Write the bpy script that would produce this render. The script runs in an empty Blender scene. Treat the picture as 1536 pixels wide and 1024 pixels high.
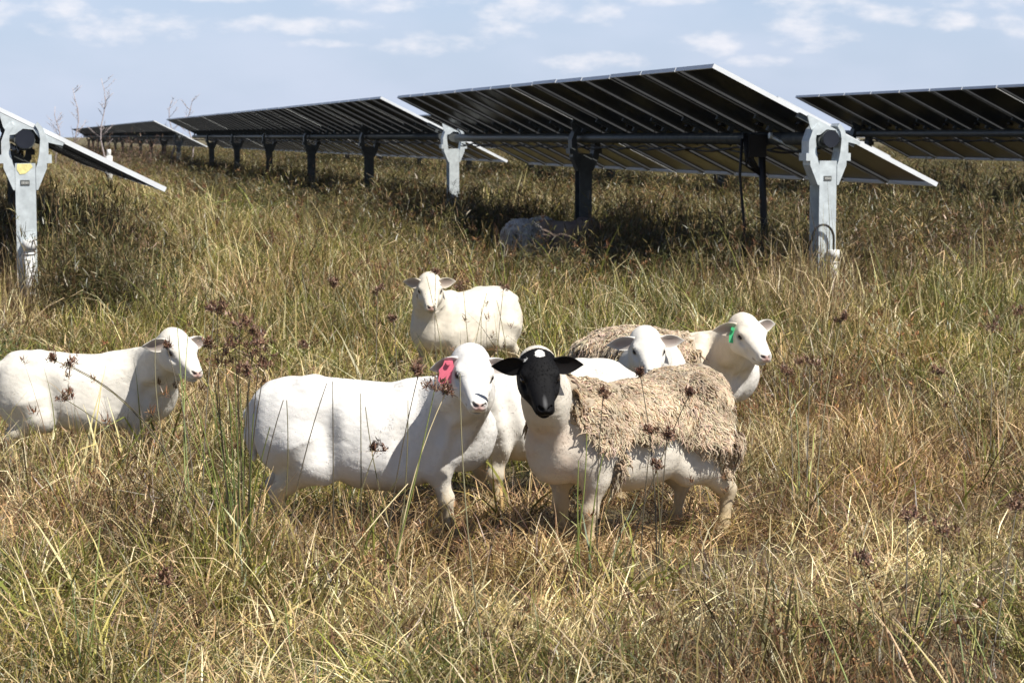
import bpy, math, random
import numpy as np
from mathutils import Vector, Matrix

# ------------------------------------------------------------------ camera, sky, sun, exposure
scene = bpy.context.scene
COL = scene.collection
F = 3285.0                      # focal length in pixels of the 1536 px wide photograph
EYE = 1.65
HZ = 205.0                      # pixel row of the horizon
PITCH = math.atan((512 - HZ) / F)
cam_d = bpy.data.cameras.new("camera")
cam_d.sensor_width = 36.0
cam_d.lens = 36.0 * F / 1536.0
cam_d.clip_start = 0.1
cam_d.clip_end = 6000
cam_d.dof.use_dof = True
cam_d.dof.focus_distance = 8.6
cam_d.dof.aperture_fstop = 13.0
cam = bpy.data.objects.new("camera", cam_d)
COL.objects.link(cam)
cam.location = (0, 0, EYE)
cam.rotation_euler = (math.radians(90) - PITCH, 0, 0)
scene.camera = cam

def at(px, py, depth):
    """world point seen at a photo pixel, at a given distance along the ground (y)"""
    x = (px - 768) / F
    y = (512 - py) / F
    dy = math.cos(PITCH) + y * math.sin(PITCH)
    dz = -math.sin(PITCH) + y * math.cos(PITCH)
    s = depth / dy
    return Vector((x * s, depth, EYE + dz * s))

SUN = Vector((0.47, -0.36, 0.80)).normalized()      # towards the sun
sun_el = math.asin(SUN.z)
sun_az = math.atan2(SUN.x, SUN.y)
sd = bpy.data.lights.new("sun", 'SUN')
sd.energy = 5.0
sd.angle = math.radians(0.5)
sd.color = (1.0, 0.955, 0.88)
so = bpy.data.objects.new("sun", sd)
COL.objects.link(so)
so.rotation_euler = (-SUN).to_track_quat('-Z', 'Y').to_euler()
so.location = (20, -20, 40)

scene.view_settings.view_transform = 'Standard'
scene.view_settings.look = 'None'
scene.view_settings.gamma = 1.0
scene.view_settings.exposure = 0.62
scene.cycles.max_bounces = 6
scene.cycles.diffuse_bounces = 3
scene.cycles.glossy_bounces = 2
scene.cycles.transmission_bounces = 3
scene.cycles.transparent_max_bounces = 4

class NT:
    def __init__(s, tree):
        s.t = tree; s.n = tree.nodes; s.l = tree.links
    def node(s, typ, **kw):
        n = s.n.new(typ)
        for k, v in kw.items():
            if k == 'ins':
                for kk, vv in v.items():
                    s.put(n.inputs[kk], vv)
            else:
                setattr(n, k, v)
        return n
    def put(s, sock, v):
        if isinstance(v, bpy.types.NodeSocket): s.l.new(v, sock)
        else: sock.default_value = v
    def math(s, op, a, b=0.0, c=None, clamp=False):
        n = s.node('ShaderNodeMath', operation=op, use_clamp=clamp)
        s.put(n.inputs[0], a); s.put(n.inputs[1], b)
        if c is not None: s.put(n.inputs[2], c)
        return n.outputs[0]
    def mix(s, f, a, b, blend='MIX'):
        n = s.node('ShaderNodeMix', data_type='RGBA', blend_type=blend)
        s.put(n.inputs[0], f); s.put(n.inputs[6], a); s.put(n.inputs[7], b)
        return n.outputs[2]
    def noise(s, vec, scale, detail=3, rough=0.55, dim='3D'):
        n = s.node('ShaderNodeTexNoise', noise_dimensions=dim)
        if vec is not None: s.l.new(vec, n.inputs['Vector'])
        n.inputs['Scale'].default_value = scale
        n.inputs['Detail'].default_value = detail
        n.inputs['Roughness'].default_value = rough
        return n.outputs[0]
    def ramp(s, f, stops):
        n = s.node('ShaderNodeValToRGB')
        s.put(n.inputs[0], f)
        e = n.color_ramp.elements
        while len(e) < len(stops): e.new(0.5)
        for el, (p, c) in zip(e, stops):
            el.position = p
            el.color = c if len(c) == 4 else (*c, 1)
        return n.outputs[0]

world = bpy.data.worlds.new("World")
scene.world = world
world.use_nodes = True
W = NT(world.node_tree)
W.n.clear()
sky = W.node('ShaderNodeTexSky', sky_type='NISHITA', sun_disc=False, sun_elevation=sun_el,
             sun_rotation=sun_az, altitude=100, air_density=1.0, dust_density=1.2, ozone_density=2.0)
geo = W.node('ShaderNodeTexCoord')
sep = W.node('ShaderNodeSeparateXYZ'); W.l.new(geo.outputs['Generated'], sep.inputs[0])
az = W.math('ARCTAN2', sep.outputs[0], sep.outputs[1])
el = sep.outputs[2]
comb = W.node('ShaderNodeCombineXYZ')
W.l.new(az, comb.inputs[0]); W.l.new(W.math('MULTIPLY', el, 2.2), comb.inputs[1])
n1 = W.noise(comb.outputs[0], 58, 5, 0.55)
n2 = W.noise(comb.outputs[0], 22, 3, 0.5)
n3 = W.noise(comb.outputs[0], 9, 3, 0.5)
dens = None
clouds = [(1070, 70, 38, 16), (1210, 52, 52, 20), (1215, 12, 60, 18), (1330, 28, 60, 12), (752, 50, 34, 15), (640, 70, 60, 14),
          (800, 14, 90, 18), (885, 22, 40, 14), (430, 42, 95, 11), (480, 68, 60, 5), (880, 95, 60, 12), (1420, 37, 30, 14),
          (1510, 48, 34, 17), (1460, 8, 55, 12), (100, 20, 38, 17), (20, 18, 50, 12), (560, 8, 70, 12), (170, 45, 80, 22),
          (1010, 2, 60, 8), (1205, 76, 26, 8), (1130, 95, 40, 8), (330, 2, 60, 6), (1600, 30, 50, 14), (1720, 60, 80, 14), (-90, 40, 70, 14), (-220, 20, 60, 16), (1860, 20, 70, 16)]
for cx, cy, wx, wy in clouds:
    a0 = math.atan2((cx - 768) / F, 1.0); e0 = (HZ - cy) / F
    dx = W.math('DIVIDE', W.math('SUBTRACT', az, a0), wx / F)
    dy = W.math('DIVIDE', W.math('SUBTRACT', el, e0), wy / F)
    r = W.math('ADD', W.math('MULTIPLY', dx, dx), W.math('MULTIPLY', dy, dy))
    g = W.math('SUBTRACT', 1.0, W.math('MULTIPLY', r, 0.5))
    dens = g if dens is None else W.math('MAXIMUM', dens, g)
dens = W.math('ADD', dens, W.math('MULTIPLY', W.math('SUBTRACT', n1, 0.5), 4.4))
cl = W.node('ShaderNodeMapRange', interpolation_type='SMOOTHSTEP')
W.l.new(dens, cl.inputs[0])
cl.inputs[1].default_value = -0.15; cl.inputs[2].default_value = 2.1
cl.inputs[3].default_value = 0.0; cl.inputs[4].default_value = 0.60
# scattered thin veil higher up and all round
veil = W.node('ShaderNodeMapRange', interpolation_type='SMOOTHSTEP')
W.l.new(W.math('ADD', n3, W.math('MULTIPLY', n2, 0.4)), veil.inputs[0])
veil.inputs[1].default_value = 0.55; veil.inputs[2].default_value = 0.95
veil.inputs[3].default_value = 0.0; veil.inputs[4].default_value = 0.38
tint = W.mix(1.0, sky.outputs[0], (0.70, 0.83, 1.06, 1), 'MULTIPLY')
lowlift = W.node('ShaderNodeMapRange'); W.l.new(el, lowlift.inputs[0])
lowlift.inputs[1].default_value = 0.0; lowlift.inputs[2].default_value = 0.25
lowlift.inputs[3].default_value = 0.8; lowlift.inputs[4].default_value = 0.0
c1 = W.mix(lowlift.outputs[0], tint, (4.75, 5.45, 6.95, 1))
c2 = W.mix(veil.outputs[0], c1, (5.6, 6.0, 7.2, 1))
c2b = W.mix(cl.outputs[0], c2, (8.3, 7.9, 7.9, 1))
dim = W.node('ShaderNodeMapRange'); W.l.new(el, dim.inputs[0])
dim.inputs[1].default_value = 0.08; dim.inputs[2].default_value = 0.4
dim.inputs[3].default_value = 1.0; dim.inputs[4].default_value = 0.42
vs_ = W.node('ShaderNodeVectorMath', operation='SCALE'); W.l.new(c2b, vs_.inputs[0]); W.l.new(dim.outputs[0], vs_.inputs['Scale'])
c3 = vs_.outputs[0]
bg = W.node('ShaderNodeBackground'); W.l.new(c3, bg.inputs[0]); bg.inputs[1].default_value = 0.087
out = W.node('ShaderNodeOutputWorld'); W.l.new(bg.outputs[0], out.inputs[0])

# ------------------------------------------------------------------ helpers
rng = np.random.default_rng(7)
random.seed(7)

def tag(o, label=None, cat=None, group=None, kind=None):
    if label: o['label'] = label
    if cat: o['category'] = cat
    if group: o['group'] = group
    if kind: o['kind'] = kind
    return o

def empty(name, loc=(0, 0, 0), rz=0.0):
    o = bpy.data.objects.new(name, None)
    o.empty_display_size = 0.1
    COL.objects.link(o); o.location = loc; o.rotation_euler = (0, 0, rz)
    return o

def mesh_np(name, V, Fc, cols=None, smooth=False, mats=(), midx=None):
    me = bpy.data.meshes.new(name)
    V = np.asarray(V, np.float32).reshape(-1, 3)
    Fc = np.asarray(Fc, np.int32)
    k = Fc.shape[1]
    me.vertices.add(len(V)); me.vertices.foreach_set('co', V.ravel())
    me.loops.add(Fc.size); me.loops.foreach_set('vertex_index', Fc.ravel())
    me.polygons.add(len(Fc))
    me.polygons.foreach_set('loop_start', np.arange(0, Fc.size, k, dtype=np.int32))
    me.polygons.foreach_set('loop_total', np.full(len(Fc), k, np.int32))
    if smooth: me.polygons.foreach_set('use_smooth', np.ones(len(Fc), bool))
    if cols is not None:
        a = me.color_attributes.new('Col', 'FLOAT_COLOR', 'POINT')
        c = np.ones((len(V), 4), np.float32); c[:, :3] = cols
        a.data.foreach_set('color', c.ravel())
    for m in mats: me.materials.append(m)
    if midx is not None: me.polygons.foreach_set('material_index', np.asarray(midx, np.int32))
    me.update(); me.validate()
    return me

class MB:
    """collects polygons of one part"""
    def __init__(s): s.v = []; s.f = []; s.m = []; s.mi = 0; s.sm = []
    def add(s, vs, fs, smooth=False):
        b = len(s.v); s.v += [tuple(v) for v in vs]
        for f in fs: s.f.append([b + i for i in f]); s.m.append(s.mi); s.sm.append(smooth)
    def box(s, c, size, R=None):
        x, y, z = (k / 2 for k in size)
        vs = [Vector((a * x, b * y, d * z)) for a in (-1, 1) for b in (-1, 1) for d in (-1, 1)]
        c = Vector(c)
        vs = [(R @ v if R else v) + c for v in vs]
        s.add(vs, [(0, 1, 3, 2), (4, 6, 7, 5), (0, 4, 5, 1), (2, 3, 7, 6), (0, 2, 6, 4), (1, 5, 7, 3)])
    def tube(s, pts, r, n=12, cap=True):
        pts = [Vector(p) for p in pts]
        rs = r if isinstance(r, (list, tuple)) else [r] * len(pts)
        vs = []; t0 = (pts[1] - pts[0]).normalized()
        u = t0.orthogonal().normalized()
        for i, p in enumerate(pts):
            t = (pts[min(i + 1, len(pts) - 1)] - pts[max(i - 1, 0)]).normalized()
            u = (u - t * u.dot(t)).normalized(); w = t.cross(u)
            for k in range(n):
                a = 2 * math.pi * k / n
                vs.append(p + (u * math.cos(a) + w * math.sin(a)) * rs[i])
        fs = []
        for i in range(len(pts) - 1):
            for k in range(n):
                a = i * n + k; b = i * n + (k + 1) % n
                fs.append((a, b, b + n, a + n))
        s.add(vs, fs, True)
        if cap:
            b = len(s.v) - len(vs)
            s.f.append([b + k for k in range(n)][::-1]); s.m.append(s.mi); s.sm.append(False)
            e = b + (len(pts) - 1) * n
            s.f.append([e + k for k in range(n)]); s.m.append(s.mi); s.sm.append(False)
    def prism(s, poly, axis_o, ax, ay, az_, thick):
        """outline poly (a,b) in plane ax, ay, extruded thick along az_"""
        o = Vector(axis_o); n = len(poly)
        vs = [o + ax * a + ay * b - az_ * (thick / 2) for a, b in poly] + [o + ax * a + ay * b + az_ * (thick / 2) for a, b in poly]
        fs = [list(range(n))[::-1], list(range(n, 2 * n))] + [(i, (i + 1) % n, (i + 1) % n + n, i + n) for i in range(n)]
        s.add(vs, fs)
    def mesh(s, name, mats):
        me = bpy.data.meshes.new(name)
        me.from_pydata(s.v, [], s.f)
        for m in mats: me.materials.append(m)
        for p, mi, sm in zip(me.polygons, s.m, s.sm): p.material_index = mi; p.use_smooth = sm
        me.update()
        return me
    def build(s, name, mats, parent=None):
        if not isinstance(mats, (list, tuple)): mats = [mats]
        return link(name, s.mesh(name, mats), parent)

def link(name, me, parent=None):
    o = bpy.data.objects.new(name, me)
    COL.objects.link(o)
    if parent is not None: o.parent = parent
    return o

def mat(name):
    m = bpy.data.materials.new(name); m.use_nodes = True
    t = NT(m.node_tree); t.n.clear()
    o = t.node('ShaderNodeOutputMaterial')
    return m, t, o

def simple(name, col, rough=0.5, metal=0.0, spec=0.5, var=0.15, vs=8.0, bump=0.0, bs=60.0):
    m, t, o = mat(name)
    b = t.node('ShaderNodeBsdfPrincipled')
    tc = t.node('ShaderNodeTexCoord')
    nz = t.noise(tc.outputs['Object'], vs, 4, 0.6)
    dark = tuple(c * (1 - var) for c in col); lite = tuple(min(1, c * (1 + var)) for c in col)
    t.l.new(t.ramp(nz, [(0.3, dark), (0.7, lite)]), b.inputs['Base Color'])
    t.l.new(t.math('ADD', t.math('MULTIPLY', nz, 0.2), rough - 0.1), b.inputs['Roughness'])
    b.inputs['Metallic'].default_value = metal
    b.inputs['Specular IOR Level'].default_value = spec
    if bump:
        bp = t.node('ShaderNodeBump'); bp.inputs['Strength'].default_value = bump; bp.inputs['Distance'].default_value = 0.01
        t.l.new(t.noise(tc.outputs['Object'], bs, 3), bp.inputs['Height']); t.l.new(bp.outputs[0], b.inputs['Normal'])
    t.l.new(b.outputs[0], o.inputs[0])
    return m

# ------------------------------------------------------------------ ground sheet
def hgt(x, y):
    """gentle swell of the pasture"""
    return 0.02 * np.sin(x * 0.9 + 1.3) * np.sin(y * 0.7) + 0.03 * np.sin(x * 0.13 + y * 0.21)

def ground():
    ys = np.concatenate([np.linspace(-60, 0, 13)[:-1], np.linspace(0, 40, 81), np.geomspace(41, 4000, 40)])
    xs = np.concatenate([-np.geomspace(4000, 21, 26), np.linspace(-20, 20, 61), np.geomspace(21, 4000, 26)])
    X, Y = np.meshgrid(xs, ys, indexing='ij')
    fade = np.clip(1 - (np.hypot(X, Y) - 60) / 100, 0, 1)
    Z = hgt(X, Y) * fade
    V = np.stack([X, Y, Z], -1).reshape(-1, 3)
    nx, ny = X.shape
    i = (np.arange(nx - 1)[:, None] * ny + np.arange(ny - 1)[None, :]).ravel()
    Fc = np.stack([i, i + ny, i + ny + 1, i + 1], 1)
    m, t, o = mat('pasture_soil')
    b = t.node('ShaderNodeBsdfPrincipled')
    g = t.node('ShaderNodeNewGeometry')
    a = t.noise(g.outputs['Position'], 3.0, 6, 0.7)
    c = t.noise(g.outputs['Position'], 0.25, 3, 0.6)
    col = t.ramp(a, [(0.3, (0.045, 0.034, 0.02)), (0.5, (0.12, 0.09, 0.05)), (0.7, (0.24, 0.18, 0.09))])
    col2 = t.ramp(a, [(0.3, (0.04, 0.045, 0.02)), (0.7, (0.16, 0.15, 0.06))])
    f = t.ramp(c, [(0.45, (0, 0, 0)), (0.6, (1, 1, 1))])
    t.l.new(t.mix(f, col, col2), b.inputs['Base Color'])
    b.inputs['Roughness'].default_value = 0.95
    bp = t.node('ShaderNodeBump'); bp.inputs['Distance'].default_value = 0.03
    t.l.new(t.noise(g.outputs['Position'], 30, 4), bp.inputs['Height']); t.l.new(bp.outputs[0], b.inputs['Normal'])
    t.l.new(b.outputs[0], o.inputs[0])
    me = mesh_np('ground', V, Fc, smooth=True, mats=[m])
    tag(link('ground', me), kind='structure')
ground()
# ------------------------------------------------------------------ solar trackers
TH = math.atan(768 / F)
DV = Vector((-math.sin(TH), math.cos(TH), 0))       # along the rows, away from the camera
PU = Vector((math.cos(TH), math.sin(TH), 0))        # across the rows, to the right
ZU = Vector((0, 0, 1))
TILT = math.radians(26.2)
CH = PU * math.cos(TILT) - ZU * math.sin(TILT)      # down the slope of a module
NM = PU * math.sin(TILT) + ZU * math.cos(TILT)      # module normal
MW, MG, CHORD = 1.134, 0.024, 2.46

galv = simple('galvanised_steel', (0.60, 0.65, 0.66), 0.45, 0.25, var=0.16, vs=14, bump=0.05)
alu = simple('anodised_aluminium', (0.74, 0.76, 0.77), 0.45, 0.1, var=0.06, vs=5)
alu_dim = simple('shaded_aluminium', (0.045, 0.047, 0.05), 0.5, 0.1, var=0.1, vs=5)  # same frame aluminium, darkened: shade of the middle modules put into the colour
darkcap = simple('black_end_cap', (0.012, 0.014, 0.022), 0.4, var=0.2)
cable = simple('black_cable', (0.012, 0.011, 0.012), 0.55, var=0.3)
pvc = simple('white_conduit', (0.72, 0.72, 0.69), 0.5, var=0.12, vs=20)
yellow = simple('yellow_paint', (0.78, 0.70, 0.30), 0.6, var=0.2, vs=30)
plate = simple('grey_label_plate', (0.10, 0.105, 0.10), 0.5)
platel = simple('pale_plate_print', (0.45, 0.45, 0.42), 0.6)
steel_dark = simple('shaded_steel', (0.085, 0.092, 0.09), 0.5, 0.3, var=0.3, vs=10)  # tubes, clamps and shaded posts: panel shade put into the steel colour

def module_mat():
    m, t, o = mat('module_backsheet')
    b = t.node('ShaderNodeBsdfPrincipled')
    tc = t.node('ShaderNodeTexCoord')
    sp = t.node('ShaderNodeSeparateXYZ'); t.l.new(tc.outputs['Object'], sp.inputs[0])
    def lines(s, n, w):
        fr = t.math('FRACT', t.math('MULTIPLY', s, n))
        return t.math('LESS_THAN', t.math('ABSOLUTE', t.math('SUBTRACT', fr, 0.5)), w)
    g = t.math('MAXIMUM', lines(sp.outputs[0], 6 / 1.07, 0.025), lines(sp.outputs[1], 12 / 2.2, 0.018))
    nz = t.noise(tc.outputs['Object'], 3.0, 3)
    base = t.ramp(nz, [(0.3, (0.008, 0.009, 0.011)), (0.7, (0.018, 0.019, 0.022))])
    t.l.new(t.mix(t.math('MULTIPLY', g, 0.5), base, (0.05, 0.052, 0.055, 1)), b.inputs['Base Color'])
    b.inputs['Roughness'].default_value = 0.3
    b.inputs['Specular IOR Level'].default_value = 0.14
    t.l.new(b.outputs[0], o.inputs[0])
    return m
modm = module_mat()

# a module in its own frame: x along the row, y down the slope, z normal
def module_meshes():
    g = MB(); g.box((0, 0, -0.006), (MW - 0.05, CHORD - 0.05, 0.008))
    gm = g.mesh('solar_panel', [modm])
    def fr(bright):
        return frame_mesh(bright)
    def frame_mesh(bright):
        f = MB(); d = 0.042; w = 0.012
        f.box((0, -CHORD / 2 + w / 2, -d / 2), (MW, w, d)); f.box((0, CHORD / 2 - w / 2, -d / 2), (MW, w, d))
        f.mi = 0 if bright else 1  # sunlit long sides at gaps stay bright, the others take the shade-coloured copy
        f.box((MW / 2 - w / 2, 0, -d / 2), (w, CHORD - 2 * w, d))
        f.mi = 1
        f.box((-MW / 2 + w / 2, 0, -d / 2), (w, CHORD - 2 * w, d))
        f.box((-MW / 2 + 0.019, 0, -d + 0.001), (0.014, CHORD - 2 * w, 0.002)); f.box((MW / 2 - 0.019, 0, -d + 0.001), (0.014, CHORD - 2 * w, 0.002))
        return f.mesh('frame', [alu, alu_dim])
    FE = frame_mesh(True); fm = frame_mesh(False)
    r = MB(); r.box((0, 0, -0.062), (0.05, 0.62, 0.045)); r.box((0, 0, -0.037), (0.09, 0.62, 0.003))
    r.box((0, 0.12, -0.1), (0.06, 0.05, 0.06)); r.box((0, -0.12, -0.1), (0.06, 0.05, 0.06))
    rm = r.mesh('mounting_clamp', [steel_dark])
    j = MB(); j.box((0, 0, -0.022), (0.10, 0.06, 0.022))
    j.tube([(-0.05, 0, -0.03), (-0.2, 0.05, -0.06), (-0.35, 0.14, -0.09), (-0.5, 0.15, -0.11)], 0.006, 6)
    jm = j.mesh('junction_box', [cable])
    return gm, fm, rm, jm, FE
GM, FM, RM, JM, FME = module_meshes()
MROT = Matrix((( -DV.x, CH.x, NM.x), (-DV.y, CH.y, NM.y), (-DV.z, CH.z, NM.z)))  # columns: x=-DV, y=CH, z=NM
MQ = MROT.to_euler()

def post_parts(root, p, tz, near, lit_bits=0):
    """post at local point p (ground), tube centre height tz"""
    H = tz - 0.20
    m = MB()
    w, dep = 0.20, 0.115
    c = Vector((p.x, p.y, 0)); R = Matrix((PU, DV, ZU)).transposed()
    def bx(mb, u, v, z, su, sv, sz): mb.box(c + PU * u + DV * v + ZU * z, (su, sv, sz), R)
    # I-section: front and rear flange, web between
    h = H + 0.6
    fw = 0.165
    bx(m, 0.0, -dep, H / 2 - 0.3 + 0.0, fw, 0.010, h)
    bx(m, 0.0, dep, H / 2 - 0.3, fw, 0.010, h)
    bx(m, 0.0, 0, H / 2 - 0.3, 0.008, 2 * dep - 0.012, h - 0.004)
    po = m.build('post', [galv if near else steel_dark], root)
    b = MB()
    o = c + ZU * tz
    # bearing ring bracket: two arms rising from the post and hugging the tube
    for sgn in (-1, 1):
        poly = [(0.085, -0.42), (0.10, -0.42), (0.175, -0.24), (0.175, -0.20), (0.215, -0.20), (0.215, -0.13), (0.19, -0.13), (0.19, -0.02), (0.15, 0.09), (0.105, 0.14), (0.085, 0.115), (0.115, 0.06), (0.125, 0.0), (0.115, -0.12), (0.10, -0.20), (0.085, -0.24)]
        poly = [(a * sgn, bb) for a, bb in poly]
        if sgn < 0: poly = poly[::-1]
        b.prism(poly, o - DV * 0.03, PU, ZU, -DV, 0.19)
    b.mi = 0
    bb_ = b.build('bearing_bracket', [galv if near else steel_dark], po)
    return po

def tracker(u, v0, n, tz, cap_at_start, label, post_vs, group, near_posts=0):
    org = PU * u + DV * v0
    root = empty('solar_tracker', (org.x, org.y, 0))
    L = n * (MW + MG)
    up = 0.115      # module plane above tube centre
    for k in range(n):
        s = 0.06 + (k + 0.5) * (MW + MG)
        sag = 0.0
        c = DV * s + ZU * tz + NM * (up + 0.035) + CH * 0.0
        mo = link('solar_panel', GM, root); mo.location = c; mo.rotation_euler = MQ
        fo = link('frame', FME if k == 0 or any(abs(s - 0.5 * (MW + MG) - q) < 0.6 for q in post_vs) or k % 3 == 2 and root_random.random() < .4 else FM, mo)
        if True:
            ro = link('mounting_clamp', RM, mo); ro.location = (MW / 2 + MG / 2, 0, 0)
        if k < 30:
            jo = link('junction_box', JM, mo)
            jo.location = (0.0, -0.05, -0.002)
        if root_random.random() < 0.3:
            mo.location += ZU * root_random.uniform(-0.006, 0.006)
    t = MB(); t.tube([DV * (-0.16 if cap_at_start else 0.0) + ZU * tz, DV * (L + 0.3) + ZU * tz], 0.062, 16)
    tt = t.build('torque_tube', [steel_dark], root)
    ca = MB(); ca.tube([DV * (-0.19) + ZU * tz, DV * (-0.155) + ZU * tz], 0.078, 20)
    if cap_at_start: ca.build('end_cap', [darkcap], tt)
    for i, pv in enumerate(post_vs):
        pv_ = pv
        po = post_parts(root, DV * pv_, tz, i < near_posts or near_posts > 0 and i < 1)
        # wide panel clamp over bearing (bright triangular plate in end view)
        q = MB()
        e = DV * (pv_ - 0.10) + ZU * tz
        poly = [(-0.27, up - 0.006), (-0.27, up - 0.02), (-0.2, up - 0.10), (-0.13, up - 0.145), (-0.085, 0.0), (-0.05, 0.07), (0.03, 0.10), (0.10, 0.06), (0.17, up - 0.06), (0.30, up - 0.03), (0.30, up - 0.006)]
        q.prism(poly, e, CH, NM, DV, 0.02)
        q.build('panel_bracket', [galv if i < near_posts else steel_dark], root)
        if i == 0 and near_posts:
            cl_ = MB(); cl_.tube([DV * (pv_ - 0.09) + ZU * tz, DV * (pv_ + 0.03) + ZU * tz], 0.088, 20); cl_.build('collar', [steel_dark], tt)
    # string cables slung along the tube
    w = MB()
    for ph, dz in ((0.0, -0.085), (1.9, -0.10)):
        pts = []
        N = min(int(L / 0.12), 420)
        for i in range(N):
            s = i * 0.12
            sw = abs(math.sin((s + ph) * math.pi / (MW + MG)))
            pts.append(DV * s + ZU * (tz + dz - 0.035 * sw) - PU * (0.03 + 0.02 * math.sin(s * 3 + ph)))
        if len(pts) > 2: w.tube(pts, 0.011, 5)
    w.build('string_cable', [cable], root)
    tag(root, label, 'solar panels', group)
    return root
root_random = random.Random(3)

def near_fittings(root, v, tz, yellow_top=False, conduit_top=0.62, loop=True):
    R = Matrix((PU, DV, ZU)).transposed()
    f = DV * (v - 0.121)
    m = MB(); m.box(f + ZU * (tz - 0.36) - PU * 0.005, (0.075, 0.006, 0.045), R)
    m.mi = 1
    for k in range(5): m.box(f + ZU * (tz - 0.36) + PU * (-0.029 + 0.012 * k) - DV * 0.0045, (0.007, 0.003, 0.02), R)
    m.build('label_plate', [plate, platel], root)
    if yellow_top:
        y = MB(); y.prism([(-0.065, -0.205), (0.045, -0.203), (0.06, -0.23), (0.03, -0.26), (0.0, -0.285), (-0.045, -0.29), (-0.07, -0.25)], f + ZU * tz, PU, ZU, DV, 0.004)
        y.build('paint_mark', [yellow], root)
    c = MB(); cp = f - DV * 0.045 + PU * (0.045 if loop else 0.02)
    c.tube([cp + ZU * -0.2, cp + ZU * 0.3, cp + ZU * (conduit_top - 0.08)], 0.043, 14)
    c.tube([cp + ZU * (conduit_top - 0.085), cp + ZU * conduit_top], 0.055, 14)
    c.tube([cp + ZU * (conduit_top - 0.12), cp + ZU * (conduit_top - 0.11)], 0.050, 14)
    c.build('conduit', [pvc], root)
    if loop:
        l = MB(); pts = []
        for i in range(13):
            a = math.pi * i / 12
            pts.append(cp + ZU * (conduit_top + 0.10 + 0.13 * math.sin(a)) + PU * (-0.09 + 0.09 * math.cos(a)) * 1.15)
        pts = [cp + ZU * (conduit_top - 0.02)] + pts + [pts[-1] - ZU * 0.12 - PU * 0.03 + DV * 0.1, pts[-1] - ZU * 0.3 - PU * 0.15 + DV * 0.25]
        l.tube(pts, 0.011, 8); l.build('cable_loop', [cable], root)

U0, V0, T0 = 0.216, 18.7, 1.63
U1, V1, T1 = 7.38, 19.0, 1.63
U2 = 14.9
G1 = 'tracker tables of the middle panel row'
G2 = 'tracker tables of the right hand panel row'
PS = 8.5
# middle row: near table, then two more beyond gaps
nA = 14
tA = tracker(U1, V1, nA, T1, True, 'dark solar panel table ending at the galvanised post with white conduit, right of centre', [0.0, PS], G1, 1)
near_fittings(tA, 0.0, T1)
tB = tracker(U1, V1 + 2 * PS + 0.9 - 0.1, 42, T1 + 0.02, False, 'long dark solar panel table in the middle distance, beyond the first gap in the row', [-0.9] + [PS * k - 0.9 for k in range(1, 6)], G1, 1)
tC = tracker(U1, V1 + 73.5, 90, T1 + 0.02, False, 'farthest solar panel table, shrinking to a thin strip above the distant shrubs at left', [0.5 + PS * k for k in range(12)], G1)
# left row: seen end on
t0 = tracker(U0, V0, 16, T0, True, 'solar panel table at the left picture edge, seen end on above a yellow marked post', [0.0, PS, 2 * PS], 'tracker table at the left', 1)
near_fittings(t0, 0.0, T0, True, 0.80, False)
# right row
tr = tracker(U2, 20.8, 14, T1 + 0.07, False, 'solar panel table behind the near one, running out of the right picture edge', [0.8, 8.6, 15.8], G2, 0)
tr2 = tracker(U2, 37.9, 60, T1 + 0.07, False, 'solar panel table of the back row, seen mostly beneath the nearer panels', [6.5 + PS * k for k in range(7)], G2)

# hanging cables and damper strut by the near post
hb = MB()
b0 = DV * 1.35 + ZU * (T1 - 0.05) - PU * 0.12
hb.tube([b0, b0 - ZU * 0.5 + PU * 0.02, b0 - ZU * 1.1 + PU * 0.05, b0 - ZU * 1.7 + PU * 0.04], 0.035, 8)
hb.tube([b0 - PU * 0.2 + ZU * 0.05, b0 - PU * 0.22 - ZU * 0.3, b0 - PU * 0.17 - ZU * 0.8, b0 - PU * 0.2 - ZU * 1.6], 0.014, 8)
for k in range(6):
    a = root_random.uniform(-0.12, 0.12)
    hb.tube([b0 + PU * (a - 0.1) + ZU * 0.1, b0 + PU * (a * 0.6 - 0.1) - ZU * (0.12 + 0.1 * root_random.random()), b0 + PU * (a * 0.2)  + ZU * -0.3], 0.012, 6)
hb.build('cable_bundle', [cable], tA)
db = MB(); R_ = Matrix((PU, DV, ZU)).transposed()
db.box(b0 + ZU * -0.02 - PU * 0.06, (0.18, 0.12, 0.22), R_)
db.build('combiner_box', [cable], tA)
st = MB(); st.tube([DV * 1.0 + ZU * (T1 + 0.03) - PU * 0.16, DV * 0.9 + ZU * (T1 - 0.12) + PU * 0.10], 0.018, 8)
st.tube([DV * 1.0 + ZU * (T1 + 0.03) - PU * 0.17, DV * 1.0 + ZU * (T1 + 0.03) - PU * 0.14], 0.03, 10); st.build('damper', [galv], tA)
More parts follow.
